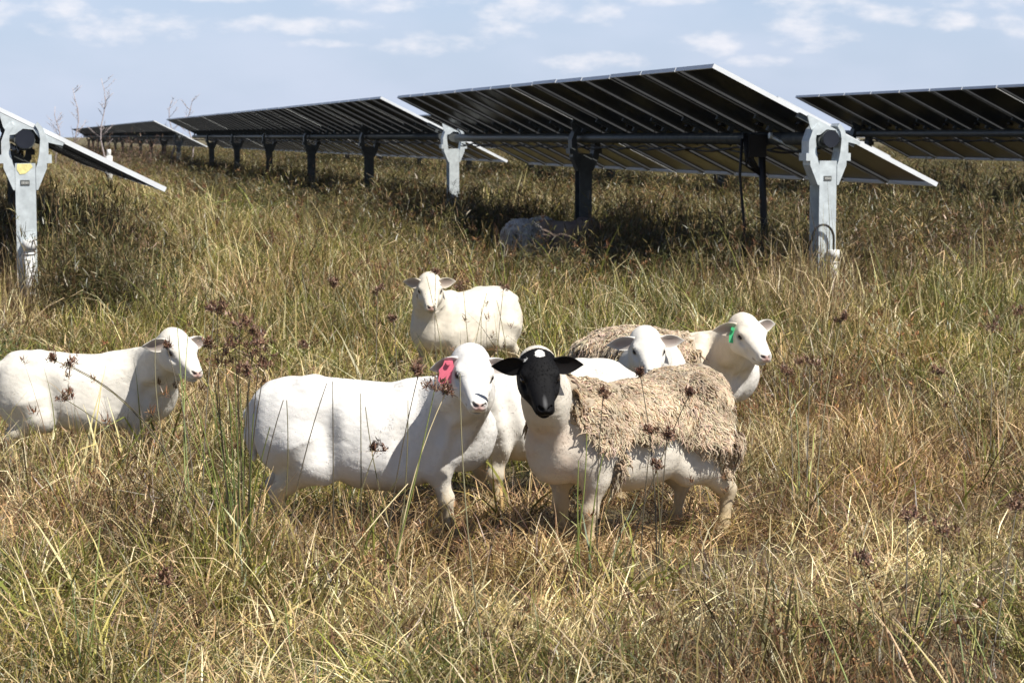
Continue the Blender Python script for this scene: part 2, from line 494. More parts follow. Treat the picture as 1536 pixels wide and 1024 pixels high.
# ------------------------------------------------------------------ grass
def grass_mat():
    m, t, o = mat('grass_blades')
    at_ = t.node('ShaderNodeAttribute', attribute_name='Col')
    tn = t.node('ShaderNodeAttribute', attribute_name='tint', attribute_type='INSTANCER')
    oi = t.node('ShaderNodeObjectInfo')
    br = t.math('ADD', t.math('MULTIPLY', oi.outputs['Random'], 0.7), 0.55)
    c = t.mix(1.0, at_.outputs['Color'], tn.outputs['Color'], 'MULTIPLY')
    cb = t.node('ShaderNodeVectorMath', operation='SCALE'); t.l.new(c, cb.inputs[0]); t.l.new(br, cb.inputs['Scale'])
    p = t.node('ShaderNodeBsdfPrincipled'); t.l.new(cb.outputs[0], p.inputs['Base Color'])
    p.inputs['Roughness'].default_value = 0.42; p.inputs['Specular IOR Level'].default_value = 0.45
    tr_ = t.node('ShaderNodeBsdfTranslucent'); t.l.new(cb.outputs[0], tr_.inputs['Color'])
    mx = t.node('ShaderNodeMixShader'); mx.inputs[0].default_value = 0.16
    t.l.new(p.outputs[0], mx.inputs[1]); t.l.new(tr_.outputs[0], mx.inputs[2])
    t.l.new(mx.outputs[0], o.inputs[0])
    return m
GR = grass_mat()

def plain_mat():
    m, t, o = mat('stalk_and_seed')
    at_ = t.node('ShaderNodeAttribute', attribute_name='Col')
    p = t.node('ShaderNodeBsdfPrincipled'); t.l.new(at_.outputs['Color'], p.inputs['Base Color'])
    p.inputs['Roughness'].default_value = 0.55
    t.l.new(p.outputs[0], o.inputs[0])
    return m
STALK = plain_mat()

def ribbons(base, az, lean, curve, length, width, col, S=4, rg=rng, tipc=None, twist=0.6, kink=None):
    N = len(az)
    t = np.linspace(0, 1, S + 1)
    phi = lean[:, None] + curve[:, None] * (t[None, :] ** 1.3)
    if kink is not None: phi = phi + kink[:, None] * (t[None, :] > 0.5)
    seg = length[:, None] / S
    dr = np.sin(phi) * seg; dz = np.cos(phi) * seg
    wob = rg.normal(0, 0.12, (N, S + 1)).cumsum(1)
    a = az[:, None] + wob
    dx = dr * np.cos(a); dy = dr * np.sin(a)
    P = np.zeros((N, S + 1, 3))
    P[:, 1:, 0] = np.cumsum(dx[:, :-1], 1); P[:, 1:, 1] = np.cumsum(dy[:, :-1], 1); P[:, 1:, 2] = np.cumsum(dz[:, :-1], 1)
    P += base[:, None, :]
    P[:, :, 2] = np.where(P[:, :, 2] < 0.004, 0.004 + 0.01 * rg.random((N, S + 1)), P[:, :, 2])
    wa = az + np.pi / 2 + rg.uniform(-1.2, 1.2, N)
    prof = np.clip(1 - t ** 2.2, 0.12, 1) * np.clip(0.6 + t * 2, 0, 1)
    tw = rg.uniform(-twist, twist, N)[:, None] * t[None, :]
    wv = np.stack([np.cos(wa[:, None] + tw), np.sin(wa[:, None] + tw), rg.uniform(-.4, .4, (N, 1)) * np.ones((1, S + 1))], -1)
    hw = (width[:, None] * prof[None, :] / 2)[..., None] * wv
    V = np.stack([P - hw, P + hw], 2).reshape(-1, 3)
    b = (np.arange(N)[:, None] * (S + 1) + np.arange(S)[None, :]).ravel() * 2
    Fc = np.stack([b, b + 1, b + 3, b + 2], 1)
    C = np.repeat(col[:, None, :], S + 1, 1)
    if tipc is not None:
        C = C * (1 - t[None, :, None]) + tipc[:, None, :] * t[None, :, None]
    C = np.repeat(C[:, :, None, :], 2, 2).reshape(-1, 3)
    return V, Fc, C, P[:, -1, :]

def pal(rg, n, cols, wts=None, jit=0.12):
    cols = np.array(cols); k = rg.choice(len(cols), n, p=wts)
    return np.clip(cols[k] * rg.uniform(1 - jit * 2, 1 + jit * 2, (n, 1)) * rg.uniform(1 - jit * .5, 1 + jit * .5, (n, 3)), 0.005, 0.9)

STRAW = [(0.58, 0.445, 0.265), (0.39, 0.275, 0.15), (0.86, 0.73, 0.51), (0.20, 0.12, 0.072), (0.085, 0.045, 0.032), (0.34, 0.295, 0.105)]
STW = [0.19, 0.17, 0.15, 0.20, 0.20, 0.09]
GREEN = [(0.145, 0.165, 0.028), (0.25, 0.245, 0.045), (0.055, 0.085, 0.02), (0.38, 0.34, 0.095), (0.08, 0.10, 0.024)]
BROWN = [(0.17, 0.085, 0.045), (0.25, 0.14, 0.07), (0.10, 0.05, 0.03), (0.30, 0.18, 0.09)]

def heads(tips, rg, n_each=14, size=0.024, width=0.0065):
    n = len(tips) * n_each
    base = np.repeat(tips, n_each, 0) + rg.normal(0, 0.006, (n, 3))
    return ribbons(base, rg.uniform(0, 6.28, n), rg.uniform(0.2, 1.9, n), rg.uniform(-.4, .6, n), rg.uniform(.5, 1.5, n) * size,
                   rg.uniform(.7, 1.3, n) * width, pal(rg, n, BROWN), S=2, rg=rg)

def tuft(kind, seed):
    rg = np.random.default_rng(seed)
    parts = []
    def blades(n, rad, l0, l1, le0, le1, c0, c1, w0, w1, cols, wts=None, S=4, z1=0.0, tipc=None):
        n = int(n * .62)
        rr = rad * np.sqrt(rg.random(n)); th = rg.uniform(0, 6.28, n)
        if rad > 0.05:      # clumped roots
            cc = rg.normal(0, rad * 0.55, (7, 2)); k = rg.integers(0, 7, n)
            bx = np.where(rg.random(n) < .6, cc[k, 0] + rg.normal(0, .018, n), rr * np.cos(th))
            by = np.where(rg.random(n) < .6, cc[k, 1] + rg.normal(0, .018, n), rr * np.sin(th))
        else: bx = rr * np.cos(th); by = rr * np.sin(th)
        base = np.stack([bx, by, rg.uniform(0, 1, n) * z1], 1)
        kink = np.where(rg.random(n) < .22, rg.uniform(.6, 1.8, n), 0)
        c = pal(rg, n, cols, wts)
        tp = None if tipc is None else pal(rg, n, tipc)
        r = ribbons(base, rg.uniform(0, 6.28, n), rg.uniform(le0, le1, n), rg.uniform(c0, c1, n), rg.uniform(l0, l1, n) * rg.uniform(.7, 1.1, n),
                    rg.uniform(w0, w1, n) * 1.55, c, S, rg, tp, kink=kink)
        parts.append(r[:3]); return r[3]
    if kind == 'dry':
        blades(200, .24, .14, .38, .1, 1.2, .3, 2.6, .0016, .0040, STRAW, STW)
        blades(130, .24, .08, .26, .9, 1.7, -.3, .8, .0016, .0042, STRAW, STW, S=3, z1=.13)
        blades(36, .22, .18, .36, .0, .7, .3, 2.0, .002, .0038, GREEN)
    elif kind == 'green':
        blades(150, .2, .2, .46, .0, .7, .3, 2.3, .0020, .0044, GREEN, tipc=STRAW[:3] + GREEN)
        blades(110, .22, .12, .36, .3, 1.4, .2, 1.4, .0018, .0040, STRAW, STW, z1=.08)
    elif kind == 'mixed':
        blades(130, .22, .16, .42, .0, 1.0, .3, 2.5, .0018, .0042, STRAW, STW)
        blades(70, .2, .16, .42, .0, .8, .3, 2.2, .0020, .0042, GREEN, tipc=STRAW[:3])
        blades(100, .23, .08, .26, .8, 1.7, -.3, .8, .0016, .0042, STRAW, STW, S=3, z1=.12)
    elif kind == 'seed':
        blades(60, .2, .16, .36, .1, 1.0, .3, 1.6, .0018, .0040, STRAW, STW)
        t1 = blades(7, .14, .34, .58, .02, .4, .0, .5, .0022, .0032, [(0.13, .10, .04), (.2, .12, .06), (.30, .2, .1)], S=5)
        parts.append(heads(t1, rg, 16)[:3])
    elif kind == 'dead':
        blades(110, .22, .18, .42, .0, 1.0, -.3, 1.0, .0014, .0032, BROWN + [(0.34, .25, .15), (.22, .2, .13)])
        t1 = blades(12, .18, .28, .46, .0, .6, .0, .6, .0018, .0028, BROWN, S=4)
        parts.append(heads(t1, rg, 12, .015)[:3])
        blades(60, .2, .1, .3, .5, 1.5, .2, 1.2, .0018, .004, STRAW, STW)
    elif kind == 'broad':
        blades(26, .10, .3, .55, .05, .7, .3, 1.6, .005, .009, [(0.62, .54, .33), (.50, .42, .2), (.36, .34, .11), (.18, .2, .05)], S=6)
        blades(80, .2, .14, .32, .3, 1.4, .2, 1.4, .0018, .004, STRAW, STW)
    elif kind == 'bush':   # dense dark olive weeds
        n = 34; rr = .2 * np.sqrt(rg.random(n)); th = rg.uniform(0, 6.28, n)
        base = np.stack([rr * np.cos(th), rr * np.sin(th), np.zeros(n)], 1)
        r = ribbons(base, rg.uniform(0, 6.28, n), rg.uniform(0, .7, n), rg.uniform(-.2, .7, n), rg.uniform(.25, .48, n), rg.uniform(.003, .005, n), pal(rg, n, [(0.10, .075, .04), (.07, .07, .03)]), 6, rg)
        parts.append(r[:3]); PV = r[0].reshape(n, 7, 2, 3)[:, :, 0]
        m = 760; k = rg.integers(0, n, m); j = rg.integers(2, 7, m)
        r = ribbons(PV[k, j] + rg.normal(0, .014, (m, 3)), rg.uniform(0, 6.28, m), rg.uniform(.2, 2.2, m), rg.uniform(-.2, .9, m), rg.uniform(.03, .075, m), rg.uniform(.004, .009, m),
                    pal(rg, m, [(0.095, .095, .034), (.06, .062, .024), (.17, .15, .06), (.16, .10, .055), (.24, .19, .10)]), 2, rg)
        parts.append(r[:3])
    elif kind == 'weed':   # blue green leafy
        t1 = blades(10, .1, .25, .45, .0, .5, .0, .4, .003, .004, [(0.07, .11, .04)], S=5)
        n = 260; k = rg.integers(0, len(t1), n); f = rg.uniform(.3, 1.0, (n, 1))
        base = t1[k] * f; base[:, :2] += rg.normal(0, .012, (n, 2))
        r = ribbons(base, rg.uniform(0, 6.28, n), rg.uniform(.4, 1.6, n), rg.uniform(0, .6, n), rg.uniform(.02, .05, n), rg.uniform(.004, .008, n),
                    pal(rg, n, [(0.06, .10, .035), (.1, .15, .06), (.05, .08, .035)]), 2, rg)
        parts.append(r[:3])
        blades(60, .2, .14, .3, .3, 1.2, .2, 1.4, .0018, .004, STRAW, STW)
    return merge(parts)

def merge(parts):
    V = []; Fc = []; C = []; b = 0
    for v, f, c in parts:
        V.append(v); Fc.append(f + b); C.append(c); b += len(v)
    return np.concatenate(V), np.concatenate(Fc), np.concatenate(C)

kinds = ['dry'] * 4 + ['green'] * 3 + ['mixed'] * 4 + ['seed'] * 2 + ['dead'] * 3 + ['broad'] * 2 + ['weed'] * 1 + ['bush'] * 3
src = bpy.data.collections.new('grass_sources')
for i, k in enumerate(kinds):
    V, Fc, C = tuft(k, 100 + i)
    o = bpy.data.objects.new('tuft_%02d' % i, mesh_np('tuft_%02d' % i, V, Fc, C, mats=[GR]))
    src.objects.link(o)
KI = {k: [i for i, q in enumerate(kinds) if q == k] for k in set(kinds)}

def fnoise(x, y, s, seed):
    r = np.random.default_rng(seed); v = np.zeros_like(x)
    for i in range(7):
        a = r.uniform(0, 6.28); f = s * r.uniform(.5, 2.2); ph = r.uniform(0, 6.28)
        v += np.sin((x * np.cos(a) + y * np.sin(a)) * f + ph + 1.3 * np.sin((x * np.sin(a) - y * np.cos(a)) * f * .7 + ph * 2))
    return v / 7 * 1.6

def pxof(x, y): return 768 + F * x / y
pts = []; 
def scatter(y0, y1, dens, wfac, side):
    hw1 = .2338 * y1 * wfac + side
    n = int(dens * 2 * hw1 * (y1 - y0))
    x = rng.uniform(-hw1, hw1, n); y = rng.uniform(y0, y1, n)
    ok = np.abs(x) < .2338 * y * wfac + side
    return x[ok], y[ok]
rings = [(3.6, 7, 24, 1.1, .9, 1.0), (7, 12, 22, 1.1, .9, 1.0), (12, 20, 14, 1.1, 1.2, 1.3), (20, 34, 7, 1.1, 2, 1.75), (34, 60, 3.2, 1.1, 3, 2.4), (60, 110, 1.7, 1.1, 4, 2.6), (110, 230, .5, 1.1, 6, 3.6)]
X = []; Y = []; SC = []
for y0, y1, d, wf, sd_, sc in rings:
    a, b = scatter(y0, y1, d, wf, sd_); X.append(a); Y.append(b); SC.append(np.full(len(a), sc))
X = np.concatenate(X); Y = np.concatenate(Y); SC = np.concatenate(SC)
px = pxof(X, Y)
n = len(X)
u_ = X * PU.x + Y * PU.y          # across the rows
# height of the sward
H = np.interp(Y, [4, 7, 9, 11, 14, 18, 24, 40, 230], [.85, .80, .85, 1.0, 1.15, 1.75, 1.9, 1.9, 1.8])
H *= 1 + .22 * fnoise(X, Y, 1.7, 5)
H = np.where((Y < 8.9) & (Y > 7.2) & (px > 800) & (px < 1120), H * 1.0, H)
H = np.where((Y < 8.7) & (Y > 7.6) & (px > 340) & (px < 780), H * 1.12, H)      # grazed short where the two front ewes stand
H = np.where((Y > 24) & (Y < 31) & (px > 735) & (px < 905), H * .38, H)
H = np.where((Y < 10.4) & (Y > 8.6) & (px < 310), H * 1.35, H)
gn = fnoise(X, Y, .8, 11) + .35 * fnoise(X, Y, 3.0, 12)
# greener on the left middle, dark green lower left, tan elsewhere
gb = np.interp(Y, [4, 8, 10, 14, 20, 40], [-.10, -.05, .20, .68, .70, .55])
gb += np.where((px < 260) & (Y < 7.9), .45, 0) - np.where((px < 330) & (Y > 8.2) & (Y < 11.5), .45, 0) + np.where((px > 1050) & (Y < 7.6), .15, 0) + np.where((px > 1250) & (Y > 10) & (Y < 16), .1, 0)
g = gn * .8 + gb
r1 = rng.random(n); kind_i = np.zeros(n, int)
under = np.zeros(n)
for uu in (U0, U1, U2): under = np.maximum(under, np.exp(-((u_ - uu + .6) / 1.3) ** 2))
vv_ = X * DV.x + Y * DV.y
under = np.where(vv_ > 17.5, under, 0)
def pick(k, msk):
    idx = np.array(KI[k]); kind_i[msk] = idx[rng.integers(0, len(idx), msk.sum())]
pick('dry', g < -.15); pick('mixed', (g >= -.15) & (g < .45)); pick('green', g >= .45)
pick('seed', r1 < .10); pick('broad', (r1 > .10) & (r1 < .18))
br_n = fnoise(X, Y, 1.1, 21)
pick('dead', (br_n > .55) & (r1 > .4))
pick('weed', (fnoise(X, Y, 1.3, 31) > .95) & (r1 > .5) | ((px > 90) & (px < 200) & (Y > 7.2) & (Y < 8.4) & (r1 > .62)))
pick('dead', (under > .5) & (r1 > .45))
zone = np.clip((u_ - 3.6) / 1.6, 0, 1) * (vv_ > 18.3) + (np.abs(u_ + .6) < 1.5) * (vv_ > 18)
bn = fnoise(X, Y, .9, 55)
pick('bush', (zone > .5) & (rng.random(n) < np.clip(.34 + .35 * bn + .25 * under, 0, .75)))
pick('bush', (br_n < -.8) & (r1 < .25) & (Y > 16))
scr = (px > 66) & (px < 215) & (Y > 17) & (Y < 25) & (r1 > .25) | (px > 1290) & (Y > 24) & (Y < 40) & (r1 > .45)
pick('bush', scr)
clr = (px > 735) & (px < 905) & (Y > 22) & (Y < 31) | (Y < 20.5) & (Y > 16.5) & (np.abs(px - 1240) < 55) | (Y < 19.5) & (Y > 15.5) & (px < 75)
pick('mixed', clr)
isb = np.isin(kind_i, KI['bush'])
H = np.where(isb, H * .85, H); H = np.where(scr, H * 1.2, H)
H = np.where(clr, H * np.where(Y < 21, 1.2, .75), H)
clump = (px > 270) & (px < 372) & (Y > 7.2) & (Y < 8.3)
pick('green', clump & (r1 > .2)); H = np.where(clump, H * 1.35, H)
H = np.where(under > .4, H * (1.0 + .15 * r1), H)
H = np.where((px > 735) & (px < 905) & (Y > 26) & (Y < 31), H * .8, H)
# the sward is trodden down where an animal stands
for spx, sy, sa in ((555, 8.75, 0), (948, 8.62, 36), (812, 9.5, 26), (122, 10.55, 4), (698, 14.3, 52), (962, 10.75, 98), (1000, 11.0, 8), (795, 26.6, 62), (846, 26.7, 10)):
    cx = (spx - 768) / F * sy; ca, sn = math.cos(math.radians(sa)), math.sin(math.radians(sa))
    ax_ = (X - cx) * ca + (Y - sy) * sn; bx_ = -(X - cx) * sn + (Y - sy) * ca
    ins = (ax_ / .66) ** 2 + (bx_ / .36) ** 2 < 1
    pick('dry', ins & (r1 < .3)); pick('mixed', ins & (r1 >= .3)); H = np.where(ins, H * .62, H)
tint = np.ones((n, 3)) * np.array([1.03, 1.01, .88])
tint *= (1 + .38 * fnoise(X, Y, 2.2, 41) + .36 * fnoise(X, Y, 6.5, 42))[:, None]
rd = np.clip(fnoise(X, Y, 1.4, 77) * 1.5, 0, 1)[:, None]
tint *= 1 - rd * np.array([.03, .15, .20])
far = np.clip((Y - 20) / 60, 0, 1)[:, None]
tint *= 1 - far * np.array([.10, .08, .12])
tint = np.clip(tint, .25, 1.6)
rot = np.stack([rng.normal(0, .1, n), rng.normal(0, .1, n), rng.uniform(0, 6.28, n)], 1)
# distance scaling: width grows a little with the patch, height separately
scl = np.stack([SC * rng.uniform(.85, 1.2, n)] * 2 + [H * rng.uniform(.8, 1.2, n)], 1)
Z = hgt(X, Y) * np.clip(1 - (np.hypot(X, Y) - 60) / 100, 0, 1) - .01

me = bpy.data.meshes.new('grass_points')
me.vertices.add(n); me.vertices.foreach_set('co', np.stack([X, Y, Z], 1).astype(np.float32).ravel())
for nm, ty, dat, key in (('idx', 'INT', kind_i, 'value'), ('rot', 'FLOAT_VECTOR', rot, 'vector'), ('scl', 'FLOAT_VECTOR', scl, 'vector')):
    a = me.attributes.new(nm, ty, 'POINT'); a.data.foreach_set(key, np.ascontiguousarray(dat, dtype=np.int32 if ty == 'INT' else np.float32).ravel())
a = me.color_attributes.new('tint', 'FLOAT_COLOR', 'POINT'); a.data.foreach_set('color', np.concatenate([tint, np.ones((n, 1))], 1).astype(np.float32).ravel())
gobj = link('pasture_grass', me); tag(gobj, 'matted dry and green pasture grass covering the field', 'grass', kind='stuff')
ng = bpy.data.node_groups.new('grass_scatter', 'GeometryNodeTree')
ng.interface.new_socket('Geometry', in_out='INPUT', socket_type='NodeSocketGeometry')
ng.interface.new_socket('Geometry', in_out='OUTPUT', socket_type='NodeSocketGeometry')
gi = ng.nodes.new('NodeGroupInput'); go = ng.nodes.new('NodeGroupOutput')
ip = ng.nodes.new('GeometryNodeInstanceOnPoints'); ci = ng.nodes.new('GeometryNodeCollectionInfo')
ci.inputs['Collection'].default_value = src; ci.inputs['Separate Children'].default_value = True; ci.inputs['Reset Children'].default_value = True
ip.inputs['Pick Instance'].default_value = True
def gattr(nm, ty):
    q = ng.nodes.new('GeometryNodeInputNamedAttribute'); q.data_type = ty; q.inputs['Name'].default_value = nm
    return [s for s in q.outputs if s.enabled][0]
ng.links.new(gi.outputs[0], ip.inputs['Points']); ng.links.new(ci.outputs[0], ip.inputs['Instance'])
ng.links.new(gattr('idx', 'INT'), ip.inputs['Instance Index'])
e2r = ng.nodes.new('FunctionNodeEulerToRotation'); ng.links.new(gattr('rot', 'FLOAT_VECTOR'), e2r.inputs[0])
ng.links.new(e2r.outputs[0], ip.inputs['Rotation']); ng.links.new(gattr('scl', 'FLOAT_VECTOR'), ip.inputs['Scale'])
ng.links.new(ip.outputs[0], go.inputs[0])
md = gobj.modifiers.new('scatter', 'NODES'); md.node_group = ng
print('grass patches', n)
# ------------------------------------------------------------------ sheep: smooth implicit bodies meshed with surface nets
class Field:
    def __init__(s, lo, hi, h):
        s.h = h; s.lo = np.array(lo, float)
        s.n = (np.ceil((np.array(hi) - s.lo) / h)).astype(int) + 1
        s.d = np.full(s.n, 1.0, np.float32)
    def _sub(s, lo, hi, pad):
        a = np.clip(np.floor((np.array(lo) - pad - s.lo) / s.h).astype(int), 0, s.n)
        b = np.clip(np.ceil((np.array(hi) + pad - s.lo) / s.h).astype(int) + 1, 0, s.n)
        if (b <= a).any(): return None
        ax = [np.arange(a[i], b[i]) * s.h + s.lo[i] for i in range(3)]
        G = np.stack(np.meshgrid(*ax, indexing='ij'), -1).astype(np.float32)
        return tuple(slice(a[i], b[i]) for i in range(3)), G
    def comb(s, sl, d, k, op='add'):
        o = s.d[sl]
        if op == 'add':
            hh = np.clip(k - np.abs(o - d), 0, None) / k
            s.d[sl] = np.minimum(o, d) - hh * hh * k * .25
        else:
            d = -d; hh = np.clip(k - np.abs(o - d), 0, None) / k
            s.d[sl] = np.maximum(o, d) + hh * hh * k * .25
    def ell(s, c, r, R=None, k=.03, op='add'):
        c = np.array(c, float); r = np.array(r, float); m = r.max()
        g = s._sub(c - m, c + m, k + .01)
        if g is None: return
        sl, G = g; P = G - c.astype(np.float32)
        if R is not None: P = P @ np.array(R, np.float32)
        k0 = np.linalg.norm(P / r, axis=-1); k1 = np.linalg.norm(P / (r * r), axis=-1) + 1e-6
        s.comb(sl, k0 * (k0 - 1) / k1, k, op)
    def cone(s, a, b, ra, rb, k=.03, op='add'):
        a = np.array(a, float); b = np.array(b, float); m = max(ra, rb)
        g = s._sub(np.minimum(a, b) - m, np.maximum(a, b) + m, k + .01)
        if g is None: return
        sl, G = g; ab = (b - a); L2 = ab @ ab
        t = np.clip((G - a) @ ab / L2, 0, 1)
        q = np.linalg.norm(G - (a + t[..., None] * ab), axis=-1)
        s.comb(sl, (q - (ra + (rb - ra) * t)).astype(np.float32), k, op)
    def chain(s, pts, rs, k=.03):
        for i in range(len(pts) - 1): s.cone(pts[i], pts[i + 1], rs[i], rs[i + 1], k)
    def trunk(s, prof, k=.05):
        """prof rows: x, top z, bottom z, half width"""
        prof = np.array(prof); xs = np.linspace(prof[0, 0], prof[-1, 0], 200)
        def sm(col):
            v = np.interp(xs, prof[:, 0], prof[:, col]); kk = np.hanning(25); kk /= kk.sum()
            return np.convolve(np.pad(v, 12, mode='edge'), kk, 'valid')
        top, bot, wid = sm(1), sm(2), sm(3)
        lo = (xs[0], -wid.max(), bot.min()); hi = (xs[-1], wid.max(), top.max())
        sl, G = s._sub(lo, hi, k + .04)
        x = G[..., 0]; T = np.interp(x, xs, top); B = np.interp(x, xs, bot); Wd = np.interp(x, xs, wid)
        # taper to nothing at both ends
        e = np.clip(np.minimum((x - xs[0]) / .10, (xs[-1] - x) / .09), 0, 1); e = np.sqrt(np.clip(1 - (1 - e) ** 2, .0004, 1))
        zc = (T + B) / 2; a = (T - B) / 2 * e; b = Wd * e
        zz = (G[..., 2] - zc) / a
        # squarer back, fuller belly
        yy = np.abs(G[..., 1]) / (b * (1 - .10 * np.clip(zz, -1, 1)))
        q = (yy ** 2.5 + np.abs(zz) ** 2.5) ** (1 / 2.5)
        d = (q - 1) * np.minimum(a, b) * .9
        d = np.maximum(d, np.maximum(xs[0] - x, x - xs[-1]))
        s.comb(sl, d.astype(np.float32), k)
    def mesh(s, noise=0.0):
        d = s.d; sg = d < 0
        nx, ny, nz = d.shape
        cc = np.zeros((nx - 1, ny - 1, nz - 1), np.int8)
        for i in (0, 1):
            for j in (0, 1):
                for k in (0, 1): cc += sg[i:nx - 1 + i, j:ny - 1 + j, k:nz - 1 + k]
        act = (cc > 0) & (cc < 8)
        I = np.argwhere(act); idx = np.full(act.shape, -1, np.int32); idx[act] = np.arange(len(I))
        cor = np.array([(i, j, k) for i in (0, 1) for j in (0, 1) for k in (0, 1)])
        vals = np.stack([d[I[:, 0] + c[0], I[:, 1] + c[1], I[:, 2] + c[2]] for c in cor], 1)
        acc = np.zeros((len(I), 3)); cnt = np.zeros(len(I))
        for a in range(8):
            for b in range(a + 1, 8):
                if np.abs(cor[a] - cor[b]).sum() != 1: continue
                va, vb = vals[:, a], vals[:, b]; m = (va < 0) != (vb < 0)
                t = np.where(m, va / np.where(m, va - vb, 1), 0)
                acc += m[:, None] * (cor[a] + t[:, None] * (cor[b] - cor[a])); cnt += m
        V = (I + acc / cnt[:, None]) * s.h + s.lo
        quads = []
        for ax in range(3):
            A = sg.take(range(d.shape[ax] - 1), ax); B = sg.take(range(1, d.shape[ax]), ax)
            E = np.argwhere(A != B); u, v = (ax + 1) % 3, (ax + 2) % 3
            E = E[(E[:, u] > 0) & (E[:, v] > 0) & (E[:, u] < d.shape[u] - 1) & (E[:, v] < d.shape[v] - 1)]
            def g(du, dv):
                q = E.copy(); q[:, u] += du; q[:, v] += dv
                return idx[q[:, 0], q[:, 1], q[:, 2]]
            Q = np.stack([g(-1, -1), g(0, -1), g(0, 0), g(-1, 0)], 1)
            inside = sg[E[:, 0], E[:, 1], E[:, 2]]
            Q = np.where(inside[:, None], Q, Q[:, ::-1]); quads.append(Q)
        Q = np.concatenate(quads); Q = Q[(Q >= 0).all(1)]
        # keep it one piece: light laplacian polish
        for _ in range(2):
            S = np.zeros_like(V); n = np.zeros(len(V))
            for a, b in ((0, 1), (1, 2), (2, 3), (3, 0)):
                np.add.at(S, Q[:, a], V[Q[:, b]]); np.add.at(S, Q[:, b], V[Q[:, a]])
                np.add.at(n, Q[:, a], 1); np.add.at(n, Q[:, b], 1)
            V = V * .5 + .5 * S / np.maximum(n, 1)[:, None]
        return V, Q

def vnoise(P, s, seed=0):
    r = np.random.default_rng(seed); v = np.zeros(len(P))
    for i in range(9):
        w = r.normal(0, 1, 3); w /= np.linalg.norm(w); f = s * r.uniform(.6, 2.0)
        w2 = r.normal(0, 1, 3)
        v += np.sin(P @ w * f + r.uniform(0, 6.28) + 1.4 * np.sin(P @ w2 * f * .6 + r.uniform(0, 6.28)))
    return v / 9 * 1.8

def normals(V, Q):
    n = np.cross(V[Q[:, 2]] - V[Q[:, 0]], V[Q[:, 3]] - V[Q[:, 1]])
    N = np.zeros_like(V)
    for i in range(4): np.add.at(N, Q[:, i], n)
    return N / (np.linalg.norm(N, axis=1, keepdims=True) + 1e-12)

def coat_mat():
    m, t, o = mat('short_coat')
    a = t.node('ShaderNodeAttribute', attribute_name='Col')
    tc = t.node('ShaderNodeTexCoord')
    mp = t.node('ShaderNodeMapping'); mp.inputs['Scale'].default_value = (1, 1, .7); t.l.new(tc.outputs['Object'], mp.inputs[0])
    nz = t.noise(mp.outputs[0], 55, 5, .65); n2_ = t.noise(tc.outputs['Object'], 9, 4, .6)
    f = t.math('ADD', t.math('MULTIPLY', nz, .14), t.math('ADD', t.math('MULTIPLY', n2_, .30), .78))
    cb = t.node('ShaderNodeVectorMath', operation='SCALE'); t.l.new(a.outputs['Color'], cb.inputs[0]); t.l.new(f, cb.inputs['Scale'])
    p = t.node('ShaderNodeBsdfPrincipled'); t.l.new(cb.outputs[0], p.inputs['Base Color'])
    p.inputs['Roughness'].default_value = .75; p.inputs['Specular IOR Level'].default_value = .16
    p.inputs['Sheen Weight'].default_value = .0
    bp = t.node('ShaderNodeBump'); bp.inputs['Strength'].default_value = .25; bp.inputs['Distance'].default_value = .003
    t.l.new(t.noise(mp.outputs[0], 130, 4, .7), bp.inputs['Height'])
    t.l.new(bp.outputs[0], p.inputs['Normal']); t.l.new(p.outputs[0], o.inputs[0])
    return m
COAT = coat_mat()
def wool_mat():
    m, t, o = mat('shaggy_wool')
    a = t.node('ShaderNodeAttribute', attribute_name='Col')
    p = t.node('ShaderNodeBsdfPrincipled'); t.l.new(a.outputs['Color'], p.inputs['Base Color'])
    p.inputs['Roughness'].default_value = .85; p.inputs['Specular IOR Level'].default_value = .15
    p.inputs['Sheen Weight'].default_value = .1
    t.l.new(p.outputs[0], o.inputs[0])
    return m
WOOL = wool_mat()
HAIR = wool_mat(); HAIR.name = 'short_hair'; HAIR.node_tree.nodes['Principled BSDF'].inputs['Sheen Weight'].default_value = 0; HAIR.node_tree.nodes['Principled BSDF'].inputs['Specular IOR Level'].default_value = .05
eye_m = simple('sheep_eye', (0.02, 0.013, 0.008), .12, var=.3)
lash_m = simple('dark_eyelid', (0.06, 0.045, 0.04), .6)

def rot_from(fwd, up):
    f = Vector(fwd).normalized(); u = Vector(up); l = u.cross(f).normalized(); u = f.cross(l)
    return np.array([[f.x, l.x, u.x], [f.y, l.y, u.y], [f.z, l.z, u.z]])      # columns: forward, left, up

